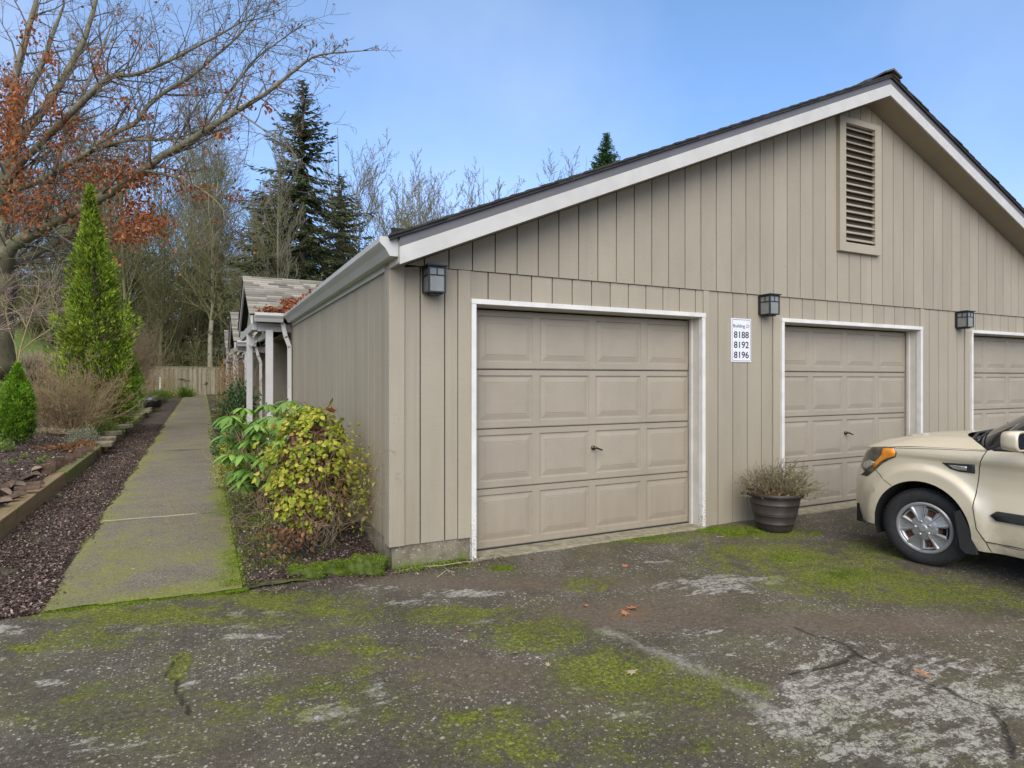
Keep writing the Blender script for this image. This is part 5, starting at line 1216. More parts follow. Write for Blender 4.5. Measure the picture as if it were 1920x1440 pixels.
fir("dark fir in the wood directly above the far end of the path", 395, 455, 57, 90, 62, m_fir, .0, .5, .7)
fir("short dark fir right behind the porch ridge", 690, 455, 36, 55, 29, m_fir, .0, .4, .9)
mossy_tree("mossy bare tree with a pale lower trunk standing just behind the fence", 397, 330, 42, 75, 31, r=.20, low=.3, kids=(22, 7, 5), trunk=m_pale, lean=-.5)
mossy_tree("tall thin bare tree between the oak limbs and the dark firs", 330, 250, 47, 70, 32, m_twig, .13, low=.3)
mossy_tree("bare tree with upright grey stems left of the tall fir", 425, 215, 46, 60, 33, m_twig, .12, low=.35, upr=.14)
mossy_tree("slim bare tree whose stems cross the tall ragged fir", 540, 300, 30, 55, 34, m_twig, .09, low=.25, upr=.14)
mossy_tree("wide fan-shaped bare tree right of the firs", 700, 262, 44, 62, 35, m_twig, .14, low=.3, upr=.06, kids=(22, 8, 4), rmin=.013, fan=11)
mossy_tree("bare tree behind the garage eave with fine dark twigs", 745, 300, 52, 55, 36, m_twig, .13, low=.3, upr=.06, kids=(20, 7, 4), rmin=.016, fan=11)
mossy_tree("pointed bare tree above the start of the garage roof", 805, 305, 56, 48, 37, m_twig, .13, low=.4, upr=.07, kids=(17, 7, 4), rmin=.017, fan=11)
mossy_tree("broad bare tree close behind the short dark fir by the eave", 668, 300, 40, 55, 46, m_moss_tw, .14, low=.3, kids=(20, 7, 4), rmin=.011, fan=11)
mossy_tree("low rounded bare tree between the fan-shaped and pointed bare trees", 770, 345, 50, 45, 47, m_twig, .12, low=.3, kids=(20, 7, 4), rmin=.013, fan=11)
mossy_tree("low bare tree showing faintly at the right of the pointed one", 842, 360, 55, 45, 48, m_twig, .11, low=.3, kids=(20, 7, 4), rmin=.014, fan=9)
mossy_tree("bare treetop showing over the middle of the roof slope", 925, 322, 62, 42, 38, m_twig, .12, low=.6, upr=.07, kids=(17, 7, 4), rmin=.02, fan=11)
mossy_tree("bare treetop next to the small conifer above the roof", 1072, 288, 62, 34, 39, m_twig, .12, low=.6, upr=.07, kids=(17, 7, 4), rmin=.02, fan=11)
mossy_tree("faint bare treetop at the far right beyond the gable", 1935, 350, 60, 34, 40, m_twig, .12, low=.6, upr=.07, kids=(16, 7, 4), rmin=.02, fan=11)
mossy_tree("mossy bare tree rising behind the golden cypress", 235, 330, 40, 75, 41, m_moss_tw, .16, low=.25, kids=(20, 7, 5))
mossy_tree("tangled mossy tree behind the bare rust shrub by the fence", 300, 400, 44, 70, 42, m_moss_tw, .15, low=.15, kids=(24, 8, 5))
mossy_tree("mossy bare tree beside the gabled porches above the fence", 455, 400, 40, 60, 43, m_moss_tw, .13, low=.2, kids=(22, 8, 5))
mossy_tree("grey bare tree in the woods left of the golden cypress", 95, 420, 46, 75, 44, m_twig, .14, low=.2, kids=(20, 7, 5))
mossy_tree("thin mossy tree behind the second porch roof", 500, 420, 36, 55, 45, m_moss_tw, .09, low=.2, kids=(18, 7, 5))
protos = [mossy_tree("bare mossy tree in the tangled wood behind the fence", u, vt, 46, 70, 200+i, m_, .12, low=.15, kids=(26, 8, 5), rmin=.013) for i, (u, vt, m_) in enumerate(((180, 350, m_moss_tw), (365, 340, m_moss_tw), (20, 360, m_twig)))]
for t in protos: t["group"] = "bare trees of the wood behind the fence"
rr = random.Random(300)
for i in range(17):
    t = protos[i % 3]; o = t.copy(); COL.objects.link(o)
    for ch in t.children: c_ = ch.copy(); COL.objects.link(c_); c_.parent = o
    u = rr.uniform(-120, 540); d = rr.uniform(43, 58); p = at_depth(u, 700, d); o.location = (p.x, p.y, terr(p.x, p.y)-.1); o.rotation_euler = (0, 0, rr.uniform(0, 6.28)); s = rr.uniform(.75, 1.2); o.scale = (s*1.1, s*1.1, s)
# the wood behind, one far mass
rng = np.random.default_rng(77); C = []
for _ in range(1150):
    u = rng.uniform(-260, 820) if _ < 700 else rng.uniform(820, 2900); d = rng.uniform(58, 80); vt = 500+25*math.sin(u*.02)+18*math.sin(u*.053)+rng.uniform(-25, 25); v = rng.uniform(vt, 722); c = at_depth(u, v, d); m = 95
    C.append(np.array(c)+rng.normal(size=(m, 3))*np.array([1.6, 1.6, 1.1]))
C = np.concatenate(C); D = rng.normal(size=C.shape)
V, F = leaf_geo(C, D, rng.normal(size=C.shape), rng.uniform(.2, .5, len(C)), .5, .2, 'quad'); props(np_mesh("woodland", V, F, m_wood), "dark olive wood far behind the fence", "woodland", kind="stuff")
S = []
for _ in range(900):
    u = rng.uniform(-150, 560); d = rng.uniform(43, 56); p = at_depth(u, 700, d); p.z = terr(p.x, p.y); grow(S, [], p, Vector((rng.normal()*.25, rng.normal()*.25, 1)).normalized(), rng.uniform(1.5, 4.5), .03, 0, rr, kids=(5, 3), nseg=(5, 4, 3), wig=.3, rmin=.012)
props(segs_mesh("brushwood", S, 3, m_moss_tw), "tangle of thin olive brushwood behind the fence", "brush", kind="stuff")
# ------------------------------------------------------------------ fence, timbers, edging, slabs
fy = 40.6; FE = thing("wooden_fence", "weathered grey-brown board fence across the far end of the path", "fence", (-4, fy, rise(fy)))
def fence_mat():
    n = NT("fence_wood"); g = n.n("NewGeometry"); c = n.ramp(g.outputs["Random Per Island"], [(0, (.17, .145, .095)), (.5, (.26, .225, .155)), (1, (.36, .32, .235))])
    st = n.noise(n.coord(scale=(14, 14, .8)), 1, 5, .7); c = n.mix(n.rng(st, .4, .65, 0, .6), c, (.10, .095, .05)); n.color(c); n.set(Roughness=.9); return n.m
m_fence = fence_mat(); q = MB(); x = -26.; zf = rise(fy)
k = 0
while x < 6:
    j = R.uniform(-.012, .012); q.box(x, fy-(.04 if k % 2 else 0), zf+.02, x+.15, fy-(.02 if k % 2 else -.02), zf+1.80+j); x += .135; k += 1
q.build("fence_boards", m_fence, FE)
q = MB(); q.box(-26, fy-.045, zf+1.70, 6, fy-.041, zf+1.78); q.box(-26, fy-.07, zf+1.815, 6, fy+.05, zf+1.85); q.build("fence_rail", m_fence, FE)
for i in range(13): q = MB(); q.box(-26+i*2.4, fy+.021, zf, -25.88+i*2.4, fy+.12, zf+1.8); q.build("fence_post", m_fence, FE)
def timber_mat(name, a, b, ms):
    n = NT(name); co = n.coord(); gr = n.noise(n.coord(scale=(18, .9, 18)), 1, 6, .7); c = n.ramp(gr, [(.3, a), (.7, b)])
    f = n.rng(n.math('ADD', n.noise(co, 2.6, 5, .7), ms), .55, .68); c = n.mix(n.math('MULTIPLY', f, .85), c, n.ramp(n.noise(co, 40, 4, .7), [(.3, (.05, .06, .012)), (.7, (.16, .19, .025))]))
    n.color(c); n.set(Roughness=.85); n.bump(gr, .8, .01); return n.m
m_tim1 = timber_mat("timber_brown", (.12, .08, .04), (.25, .175, .095), -.02); m_tim2 = timber_mat("timber_mossy", (.09, .07, .035), (.19, .15, .08), .12)
TY = [(-1.6, 3.1, "nearest brown garden timber beside the bark strip, running out at the left edge", m_tim1), (3.115, 5.7, "brown garden timber with a mossy end, second along the bark strip", m_tim1), (5.715, 8.4, "mossy garden timber beside the tipped edging pieces", m_tim2),
      (8.415, 12.5, "mossy timber below the stacked stone slabs", m_tim2), (12.52, 17.5, "dark mossy timber next to the low green shrubs", m_tim2), (17.52, 24, "short-looking far timber beside the planter with the blue ball", m_tim2), (24.02, 33, "farthest timber edging the bark strip near the fern", m_tim2)]
for a, b, lb, m in TY:
    q = MB(); za, zb_ = rise(a), rise(b); j = R.uniform(-.012, .012)
    n = 12; vs = []
    for i in range(n+1):
        y = a+(b-a)*i/n; z = rise(y); w_ = R.uniform(-.003, .003); vs += [(-3.06+j+w_, y, z-.05), (-3.06+j+w_, y, z+.195+w_), (-3.205+j, y, z+.197+w_), (-3.205+j, y, z-.05)]
    fs = [(4*i+k, 4*i+(k+1) % 4, 4*i+4+(k+1) % 4, 4*i+4+k) for i in range(n) for k in range(4)]+[(0, 3, 2, 1), (4*n, 4*n+1, 4*n+2, 4*n+3)]
    q.add(vs, fs); q.v = [tuple(p) for p in q.v]; o = q.build("garden_timber", m, loc=(-3.1, (a+b)/2, rise(a)), bevel=.01); props(o, lb, "timber", "garden timbers along the path")
m_edge = simple("edging_wood", (.075, .046, .030), .85, var=.6, sc=14, bump=.006); m_edgetop = simple("edging_cut_end", (.21, .155, .115), .85, var=.3, sc=20, bump=.003)
def edge_piece(i, c, rot, label, L=.17, group="wooden edging pieces on the mulch bed"):
    q = MB(); n = 8; r = .058; A = [(r*math.cos(math.pi*k/(n-1)), r*math.sin(math.pi*k/(n-1))*.9) for k in range(n)]
    M = rot.to_matrix(); C_ = Vector(c); vs = [C_+M@Vector((x, y, -L/2)) for x, y in A]+[C_+M@Vector((x, y, L/2)) for x, y in A]
    q.add(vs, [(k, k+1, n+k+1, n+k) for k in range(n-1)]+[(n-1, 0, n, 2*n-1)], 0); q.add(vs, [tuple(range(n))[::-1], tuple(range(n, 2*n))], 1)
    o = q.build("edging_piece", [m_edge, m_edgetop], loc=c, bevel=.003); props(o, label, "wood edging", group)
from mathutils import Euler
k = 0; a0 = onground(82, 893); b0 = onground(178, 846); ne = 17
ORD = 'first second third fourth fifth sixth seventh eighth ninth tenth eleventh twelfth thirteenth fourteenth fifteenth sixteenth last'.split()
for i in range(ne):
    f = i/(ne-1); x = a0.x+(b0.x-a0.x)*f+R.uniform(-.035, .03); y = a0.y+(b0.y-a0.y)*f; z = terr(x, y)+.065+R.uniform(-.03, .03)
    edge_piece(i, (x, y, z), Euler((math.radians(R.uniform(-26, 4)), math.radians(R.uniform(-14, 16)), math.radians(R.uniform(-30, 40)))), f"brown edging piece, {ORD[i]} from the loose pile in the upright row", R.uniform(.15, .2), "edging pieces still standing in their row")
LOOSE = [((30, 922), (70, 10, 40), "loose edging piece tipped up with its pale end to the left, in the pile"), ((12, 925), (60, -30, 80), "short loose edging piece at the back left of the pile"), ((18, 945), (80, 20, 120), "loose edging piece pointing at the timber from the left of the pile"),
         ((58, 905), (65, 10, 60), "loose edging piece leaning beside the end of the standing row"), ((64, 918), (85, 5, 70), "loose edging piece lying just below the leaning one"), ((52, 930), (88, 0, 95), "longest loose edging piece lying flat along the timber"),
         ((28, 938), (82, 15, 55), "loose edging piece crossed over the flat long one"), ((5, 955), (75, 0, 30), "loose edging piece at the very left edge beside the timber"), ((70, 893), (50, -15, 20), "thick edging piece fallen against the row's end"), ((4, 938), (70, 40, 20), "dark loose edging piece half out of the picture")]
for i, (pp, e, lb) in enumerate(LOOSE):
    p = onground(*pp); edge_piece(i, (p.x, p.y, p.z+.045+.02*(i % 2)), Euler([math.radians(t) for t in e]), lb, .24 if i == 5 else .18)
m_slab = simple("slab_stone", (.17, .145, .10), .9, var=.35, sc=8, bump=.006)
def slab(c, hx, hy, hz, rz, label, seed):
    rr_ = random.Random(seed); q = MB(); n = 9; A = []
    for k in range(n): a = 2*math.pi*k/n; A.append((math.copysign(abs(math.cos(a))**.6, math.cos(a))*hx*rr_.uniform(.86, 1.08), math.copysign(abs(math.sin(a))**.6, math.sin(a))*hy*rr_.uniform(.86, 1.08)))
    M = Matrix.Rotation(rz, 3, 'Z'); q.prism(A, lambda p, a: Vector(c)+M@Vector((p[0], p[1], a)), -hz, hz); o = q.build("stone_slab", m_slab, loc=c, bevel=.012); props(o, label, "stone slab", "flat stone slabs set along the timber")
for i, (pp, dz, lb) in enumerate((((188, 838), .04, "nearest flat stone slab at the end of the edging row"), ((197, 828), .05, "thin mossy slab second from the edging row"), ((206, 817), .06, "flat slab in the middle of the slab line"), ((220, 808), .10, "thick slab raised on the timber beside the green shrub"),
                                ((232, 803), .06, "slab with a rounded corner behind the thick one"), ((272, 780), .05, "pale slab lying apart, farther up the bed"))):
    p = onground(*pp); slab((p.x+.05, p.y, p.z+dz), .17, .30 if i > 2 else .22, .045, R.uniform(-.3, .3), lb, i)

# ------------------------------------------------------------------ stuff on the ground
def chips(name, label, n, region, L0, L1, stops, seed, lift=.008):
    rng = np.random.default_rng(seed); X, Y = region(rng, n); Z = np.array([terr(x, y) for x, y in zip(X, Y)])+lift+rng.random(len(X))*.018
    D = rng.normal(size=(len(X), 3)); D[:, 2] *= .35; W = rng.normal(size=(len(X), 3)); W[:, 2] *= .35; C = np.stack([X, Y, Z], 1)
    V, F = leaf_geo(C, D, W, rng.uniform(L0, L1, len(X)), .5, .2, 'quad'); m = leafmat(name+"_colours", stops, .85, 0., 2, .3)
    return props(np_mesh(name, V, F, m), label, None, kind="stuff")
BK = [(0, (.018, .011, .009)), (.45, (.055, .034, .028)), (.75, (.13, .088, .075)), (.93, (.24, .18, .155)), (1, (.40, .32, .26))]
def strip(rng, n):
    Y = rng.random(n)**2.0*16+.1; X = rng.uniform(-3.06, -2.34, n)+.04*np.sin(Y*3); spill = rng.random(n) < .04; X = np.where(spill, X+rng.random(n)*.12, X); return X, Y
chips("bark_chips", "dark red-brown bark chips in the strip beside the path", 60000, strip, .012, .034, BK, 1, .012)
chips("bed_mulch", "brown bark mulch and leaf bits on the raised bed", 34000, lambda rng, n: (-3.22-rng.random(n)**1.2*2.6, rng.random(n)**1.6*15+1.0), .016, .05, BK, 2)
chips("wall_bed_litter", "dark bark, twigs and leaf litter in the bed by the wall", 22000, lambda rng, n: (rng.uniform(-1.07, -.02, n), .12+rng.random(n)**1.6*6), .01, .032, BK, 3, .012)
chips("drift_litter", "brown leaf litter and grit drifted along the foundation", 2600, lambda rng, n: (rng.uniform(-1.0, .95, n), -.02-np.abs(rng.normal(size=n))*.12), .006, .020, BK, 4, .008)
def blades(name, label, n, region, L0, L1, mat, seed, lift=0., flat=.5, wd=.22, droop=0):
    rng = np.random.default_rng(seed); X, Y = region(rng, n); Z = np.array([terr(x, y) for x, y in zip(X, Y)])+lift
    D = rng.normal(size=(len(X), 3))*flat; D[:, 2] = 1; V, F = leaf_geo(np.stack([X, Y, Z], 1), D, rng.normal(size=(len(X), 3)), rng.uniform(L0, L1, len(X)), wd, .2, 'quad'); return props(np_mesh(name, V, F, mat), label, None, kind="stuff")
m_mossb = leafmat("moss_blades", [(0, (.05, .09, .008)), (.5, (.14, .22, .012)), (1, (.27, .36, .025))], .8, .3, 8, .4)
m_lawnb = leafmat("lawn_blades", [(0, (.09, .15, .02)), (.6, (.19, .28, .04)), (1, (.30, .33, .09))], .8, .3, 2, .3)
def pedge(rng, n):
    Y = rng.random(n)**1.3*5.2+.1; w_ = .05+.07*np.clip(np.sin(Y*2.3+.5), 0, 1)+.03*np.sin(Y*7); X = -1.10+rng.normal(size=n)*np.abs(w_)*.7; k = rng.random(n) < .35+.6*(np.sin(Y*2.3+.5) > 0); return X[k], Y[k]
blades("path_edge_moss", "bright green moss creeping over the right edge of the path", 22000, pedge, .006, .017, m_mossb, 11, .012, .8, .35)
blades("foundation_moss", "dark green moss along the foot of the concrete foundation", 9000, lambda rng, n: (rng.uniform(.02, .62, n), -.01-np.abs(rng.normal(size=n))*.035), .012, .032, m_mossb, 12, 0., .7, .3)
blades("bed_moss", "patchy green moss on the soil between path and wall", 16000, lambda rng, n: (-1.0+np.abs(rng.normal(size=n))*.12+.08*np.floor(rng.random(n)*3), np.floor(rng.random(n)*9)*.42+rng.normal(size=n)*.10+.55), .006, .014, m_mossb, 13, .018, .8, .35)
blades("path_front_moss", "yellow-green moss along the joint between path and driveway", 9000, lambda rng, n: (lambda X: (X, .15-.14*(X+2.35)/1.27*.9+rng.normal(size=n)*.022-.01))(rng.uniform(-2.36, -1.06, n)), .006, .016, m_mossb, 18, .004, .8, .35)
MC = [gpt(*p) for p in ((1410, 997), (1380, 1003), (1350, 998), (1330, 995), (1180, 1010), (1240, 1003), (942, 1066), (1530, 1000), (1580, 1080), (1480, 1045))]
def mc(rng, n):
    k = rng.integers(0, len(MC), n); s = np.array([.10, .08, .10, .08, .14, .12, .045, .03, .15, .16])[k]; return np.array([MC[i].x for i in k])+rng.normal(size=n)*s, np.minimum(-.085, np.array([MC[i].y for i in k])+rng.normal(size=n)*s*.5)
blades("driveway_moss", "small green moss tufts on the driveway before the doors", 15000, mc, .005, .014, m_mossb, 14, .003, .8, .4)
def mossy_ground(rng, n):
    X = rng.uniform(-3.5, 7.5, n); Y = rng.uniform(-4.2, -.05, n); v = MOSS(X, Y); q = np.array([noise.noise(Vector((x*5, y*5, 0)))+.5*noise.noise(Vector((x*16, y*16, 3))) for x, y in zip(X, Y)])
    k = (v > .35) & (v*.5+q*.9 > .22) & ((X < 3.9) | (Y < -.05)); return X[k], Y[k]
blades("moss_tufts", "raised yellow-green moss cushions scattered over the driveway", 150000, mossy_ground, .004, .013, m_mossb, 19, .004, .8, .45)
blades("grass", "short green lawn grass on the slope at the left", 52000, lambda rng, n: (-5.3-rng.random(n)**1.5*9, rng.random(n)**1.2*34), .04, .10, m_lawnb, 15, .0, .4, .12)

# mossy bricks at the bed's front edge
def mossy_brick(c, half, rz, label, seed):
    t = thing("mossy_brick", label, "brick", c, "moss-covered bricks edging the wall bed"); rng = np.random.default_rng(seed); nu, nv = 40, 20; vs = []; M = Matrix.Rotation(rz, 3, 'Z')
    for i in range(nv+1):
        ph = -math.pi/2+math.pi*i/nv
        for j in range(nu):
            th = 2*math.pi*j/nu; f = lambda x, e: math.copysign(abs(x)**e, x); p = Vector((half[0]*f(math.cos(ph), .45)*f(math.cos(th), .42), half[1]*f(math.cos(ph), .45)*f(math.sin(th), .42), half[2]*f(math.sin(ph), .55)))
            nz = noise.noise(p*14+Vector((seed, 0, 0)))*.026+noise.noise(p*40+Vector((seed, 3, 0)))*.009; p *= 1+nz/max(half[2], .03); vs.append(Vector(c)+Vector((0, 0, half[2]))+M@p)
    q = MB(); q.add(vs, [(i*nu+j, i*nu+(j+1) % nu, (i+1)*nu+(j+1) % nu, (i+1)*nu+j) for i in range(nv) for j in range(nu)]); q.build("brick_body", bpy.data.materials["mossy_soil"], t, smooth=True)
    V = np.array([tuple(v) for v in vs]); k = rng.integers(0, len(V), 5200); C = V[k]+rng.normal(size=(5200, 3))*.004; N = C-np.array(c)-np.array([0, 0, half[2]]); N /= np.linalg.norm(N, axis=1, keepdims=True)
    leaves_at("moss_coat", C, N+rng.normal(size=C.shape)*.6+np.array([0, 0, .3]), rng.uniform(.006, .016, len(C)), .35, m_mossb, t, rng=rng)
simple("mossy_soil", (.06, .085, .012), .95, var=.5, sc=30, bump=.008, bsc=90)
def between(u0, u1, v, z=0.):
    a, b = gpt(u0, v), gpt(u1, v); return (a+b)/2, (b-a).length/2, math.atan2(b.y-a.y, b.x-a.x)
c_, l_, r_ = between(652, 724, 1080); mossy_brick((c_.x, c_.y+.06, 0), (l_, .07, .067), r_, "largest moss-covered brick, next to the garage corner", 3)
c_, l_, r_ = between(600, 650, 1079); mossy_brick((c_.x, c_.y+.06, 0), (l_, .05, .042), r_, "low moss-covered brick in the middle of the three", 5)
c_, l_, r_ = between(546, 602, 1084); mossy_brick((c_.x, c_.y+.06, 0), (l_, .055, .040), r_, "rounded moss-covered brick at the left end of the three", 8)

# ------------------------------------------------------------------ fallen leaves and twigs
def star_leaf(c, size, rz, mat, label, group, seed, tilt=.25, name="fallen_leaf"):
    rr_ = random.Random(seed); q = MB(); lob = [(0, 1.), (28, .45), (48, .85), (75, .4), (100, .8), (135, .38), (165, .42), (180, .2), (195, .42), (225, .38), (260, .8), (285, .4), (312, .85), (332, .45)]
    M = Matrix.Rotation(rz, 3, 'Z')@Matrix.Rotation(tilt*rr_.uniform(-1, 1), 3, 'X')@Matrix.Rotation(tilt*rr_.uniform(-1, 1), 3, 'Y'); vs = [Vector((0, 0, 0))]; curl = rr_.uniform(.15, .45)
    for a, r in lob: r *= rr_.uniform(.8, 1.15); a = math.radians(a); vs.append(Vector((r*math.cos(a), r*math.sin(a), curl*r*r*rr_.uniform(.3, 1)))*size)
    n = len(lob); vs = [Vector(c)+M@v for v in vs]; q.add(vs, [(0, 1+k, 1+(k+1) % n) for k in range(n)])
    st = [Vector(c), Vector(c)+M@Vector((-size*.9, size*.1, size*.15))]; q.tube(st, [.0012, .0009], 4); mn = min(v[2] for v in q.v); q.v = [(v[0], v[1], v[2]-mn+c[2]+.003) for v in q.v]
    o = q.build(name, mat, loc=c); props(o, label, "leaf", group)
GL = "brown leaves fallen on the driveway"
for i, (u, v, s, m, lb) in enumerate([(1186,1143,.075,m_orangeleaf,"larger curled orange leaf of the overlapping pair on the brown silt"), (1172,1153,.06,m_orangeleaf,"smaller orange leaf tucked against the larger one on the silt"), (1728,1271,.085,m_orangeleaf,"orange leaf in the dark patch among white flakes at the right"),
    (998,1051,.05,m_maple,"red-brown leaf before the first door, nearest its left end"), (1172,1064,.055,m_orangeleaf,"orange leaf in front of the first door's right half"), (1098,1138,.032,m_orangeleaf,"small curled leaf alone on the brown silt"), (1184,1264,.05,m_straw,"pale tan leaf lying on the bright moss patch"),
    (1028,1250,.035,m_straw,"narrow tan leaf left of the bright moss patch"), (965,1228,.032,m_straw,"narrow pale leaf on bare asphalt below the green patch"), (860,1184,.04,m_dead,"small brown leaf under the little white patch"), (1350,1009,.07,m_straw,"tan leaf in the moss left of the plant pot"),
    (1181,1037,.03,m_straw,"pale curled leaf near the first door's threshold"), (1420,1012,.04,m_straw,"tan leaf leaning at the foot of the plant pot"), (745,1212,.03,m_dead,"small dark leaf left of the driveway's middle")]):
    p = gpt(u, v); star_leaf((p.x, p.y, .006), s*.8, R.uniform(0, 6.28), m, lb, GL, i)
for i, (u, v) in enumerate([(300,905),(345,838),(375,868),(392,924),(268,960),(322,810),(280,1010),(408,870),(366,790),(250,1063)]):
    p = gpt(u, v, .04); star_leaf((p.x, p.y, rise(p.y)+.02), .022, R.uniform(0, 6.28), m_straw, "tiny pale leaf scrap lying on the mossy path", "pale leaf scraps on the path", 50+i, .2, "leaf_scrap")
p = at_depth(615, 768, 5.35); star_leaf((p.x, p.y, p.z-.02), .085, .5, m_maple, "dark red curled maple leaf caught on top of the yellow vine shrub", None, 91, .8); 
p = at_depth(622, 772, 5.3); star_leaf((p.x, p.y, p.z-.02), .07, 2.5, m_maple, "second dark red leaf tucked under the maple leaf on the vine shrub", None, 93, .9)
def twig(pts, r, label):
    q = MB(); q.tube([gpt(u, v)+Vector((0, 0, z)) for u, v, z in pts], r, 5); P0 = gpt(pts[1][0], pts[1][1]); P1 = gpt(pts[1][0]+14, pts[1][1]+9); q.tube([P0+Vector((0, 0, pts[1][2])), P1+Vector((0, 0, .006))], r*.7, 4)
    p = gpt(pts[0][0], pts[0][1]); o = q.build("twig", m_yel_tw if False else simple("dry_twig", (.34, .29, .22), .8, var=.25, sc=20), loc=p, smooth=True); props(o, label, "twig", "dry twigs by the foundation")
twig([(775,1066,.01), (830,1067,.03), (870,1058,.02), (905,1054,.012)], .003, "longest pale twig lying against the mossy foundation")
twig([(820,1084,.006), (838,1072,.016), (852,1075,.008)], .003, "short forked twig in front of the longest one")
twig([(735,1076,.006), (772,1070,.02), (776,1060,.03)], .0025, "thin twig beside the largest mossy brick")

# ------------------------------------------------------------------ planter with lavender
PX_, PY_ = 3.87, -.42
PT = thing("plant_pot", "dark brown ribbed barrel-shaped pot between the first and second garage door", "plant pot", (PX_, PY_, 0)); m_pot = simple("pot_plastic", (.038, .030, .026), .5, var=.3, sc=9, bump=.001, bsc=30)
q = MB(); pr = [(0, .004), (.165, .004), (.175, .012), (.190, .05), (.203, .085), (.208, .088), (.208, .094), (.205, .098), (.218, .15), (.226, .17), (.231, .173), (.231, .178), (.228, .183), (.232, .188), (.235, .193), (.232, .198), (.247, .26), (.252, .28), (.257, .283), (.257, .289), (.254, .293), (.262, .34), (.264, .352), (.288, .357), (.298, .37), (.298, .385), (.290, .398), (.276, .396), (.268, .38), (.262, .33)]
pr = [(r*.93, h) for r, h in pr]; q.lathe(pr, (PX_, PY_, 0), 56); q.build("pot_shell", m_pot, PT, smooth=True)
q = MB(); q.lathe([(0, .345), (.12, .35), (.245, .335)], (PX_, PY_, 0), 30); q.build("potting_soil", m_soil2, PT, smooth=True)
LV = thing("lavender_plant", "grey-green straggly lavender growing out of the dark pot", "plant", (PX_, PY_, .34)); rr = random.Random(4); S = []; C = []; D = []
for i in range(430):
    a = rr.uniform(0, 6.283); e = rr.random()**.6; right = math.cos(a); b = Vector((PX_+.16*e*math.cos(a), PY_+.16*e*math.sin(a), .34)); tl = rr.uniform(.17, .34)*(1+.4*max(0, right)); d = Vector((math.cos(a)*e*1.05+.25, math.sin(a)*e*.8, 1.1-.55*e*e-(.35 if right > .6 and rr.random() < .5 else 0))).normalized()
    q_ = b; n = 7
    for k in range(n):
        d = (d+rv(rr)*.13+Vector((0, 0, .03-.05*e))).normalized(); q2 = q_+d*tl/n; S.append((q_, q2, .0019, .0015))
        if k > 1:
            for _ in range(4): C.append(tuple(q_+(q2-q_)*rr.random())); D.append(tuple(d*.7+rv(rr)*.55))
        q_ = q2
segs_mesh("stems", S, 3, m_twig, LV); rng = np.random.default_rng(8); leaves_at("foliage", C, D, rng.uniform(.016, .036, len(C)), .17, m_lav, LV, rng=rng)
C = [(PX_+rr.gauss(0, .11)-.04, PY_-.04+rr.gauss(0, .10), .36+rr.random()*.05) for _ in range(260)]; leaves_at("dead_leaves", C, rng.normal(size=(260, 3))+np.array([0, 0, .2]), rng.uniform(.03, .07, 260), .35, m_dead, LV, rng=rng)

# ------------------------------------------------------------------ bed by the wall
vc = Vector((-.49, .76, .05))
VS = thing("yellow_vine_shrub", "mound of yellowing heart-shaped leaves climbing a wire trellis by the garage corner", "shrub", tuple(vc)); rng = np.random.default_rng(21)
def mound(n, rmul, zlo, zhi, rng):
    h = rng.random(n); z = zlo+(zhi-zlo)*h; prof_ = np.interp(h, [0, .12, .3, .5, .7, .85, .95, 1], [.15, .25, .335, .37, .325, .245, .145, .04]); a = rng.random(n)*6.283; k = (.55+.45*rng.random(n)**.5)*rmul
    r = prof_*k*(1+.12*np.sin(3*a+h*7)+.08*np.sin(7*a-h*13)); C = np.stack([vc.x+r*np.cos(a), vc.y+r*np.sin(a)*.9, vc.z+z], 1); N = np.stack([np.cos(a), np.sin(a), .5*(h-.3)], 1); return C, N
C, N = mound(4800, 1.0, .24, 1.24, rng)
def cull(C, N, th, s):
    k = np.array([noise.noise(Vector(c_)*s)+.35*noise.noise(Vector(c_)*s*3) for c_ in C]) > th; return C[k], N[k]
C, N = cull(C, N, -.10, 6.5); out_ = rng.random(len(C)) < .12; C = C+N*(out_*rng.uniform(.02, .16, len(C)))[:, None]
C = C+np.array([-.06, 0, 0])*np.clip((.75-(C[:, 2]-vc.z))/.5, 0, 1)[:, None]; D = N*.55+np.array([0, 0, -.75])+rng.normal(size=N.shape)*.38; W = np.cross(N, np.array([0, 0, 1.]))+rng.normal(size=N.shape)*.35
V, F = leaf_geo(C, D, W, rng.uniform(.022, .06, len(C)), .9, .18, 'ovate'); np_mesh("yellow_leaves", V, F, m_yellow, VS)
C, N = mound(1500, .8, .16, 1.1, rng); leaves_at("dead_leaves", C, N*.2+np.array([0, 0, -.9])+rng.normal(size=N.shape)*.4, rng.uniform(.03, .07, len(C)), .6, m_dead, VS, 'ovate', rng=rng)
C = np.array([vc.x-.22, vc.y-.22, .24])+rng.normal(size=(130, 3))*np.array([.12, .07, .07]); leaves_at("rust_leaves", C, rng.normal(size=C.shape)+np.array([0, 0, -.8]), rng.uniform(.03, .06, len(C)), .7, m_dead, VS, 'ovate', rng=rng)
C = np.array([vc.x+.40, vc.y-.1, .62])+rng.normal(size=(300, 3))*np.array([.09, .12, .2]); leaves_at("right_side_leaves", C, rng.normal(size=C.shape)+np.array([0, 0, -.8]), rng.uniform(.02, .045, len(C)), .8, m_yellow, VS, 'ovate', rng=rng)
S = []; rr = random.Random(12)
for i in range(46):
    a = rr.uniform(0, 6.28); r = rr.uniform(.1, .34); p = Vector((vc.x+r*math.cos(a)*.5, vc.y+r*math.sin(a)*.5, .08)); d = Vector((math.cos(a)*.5, math.sin(a)*.5, 1)).normalized()
    grow(S, [], p, d, rr.uniform(.6, 1.2), .0035, 1, rr, kids=(0, 5, 3), nseg=(8, 8, 6), wig=.45, up=-.02, rmin=.0012, ratio=.5)
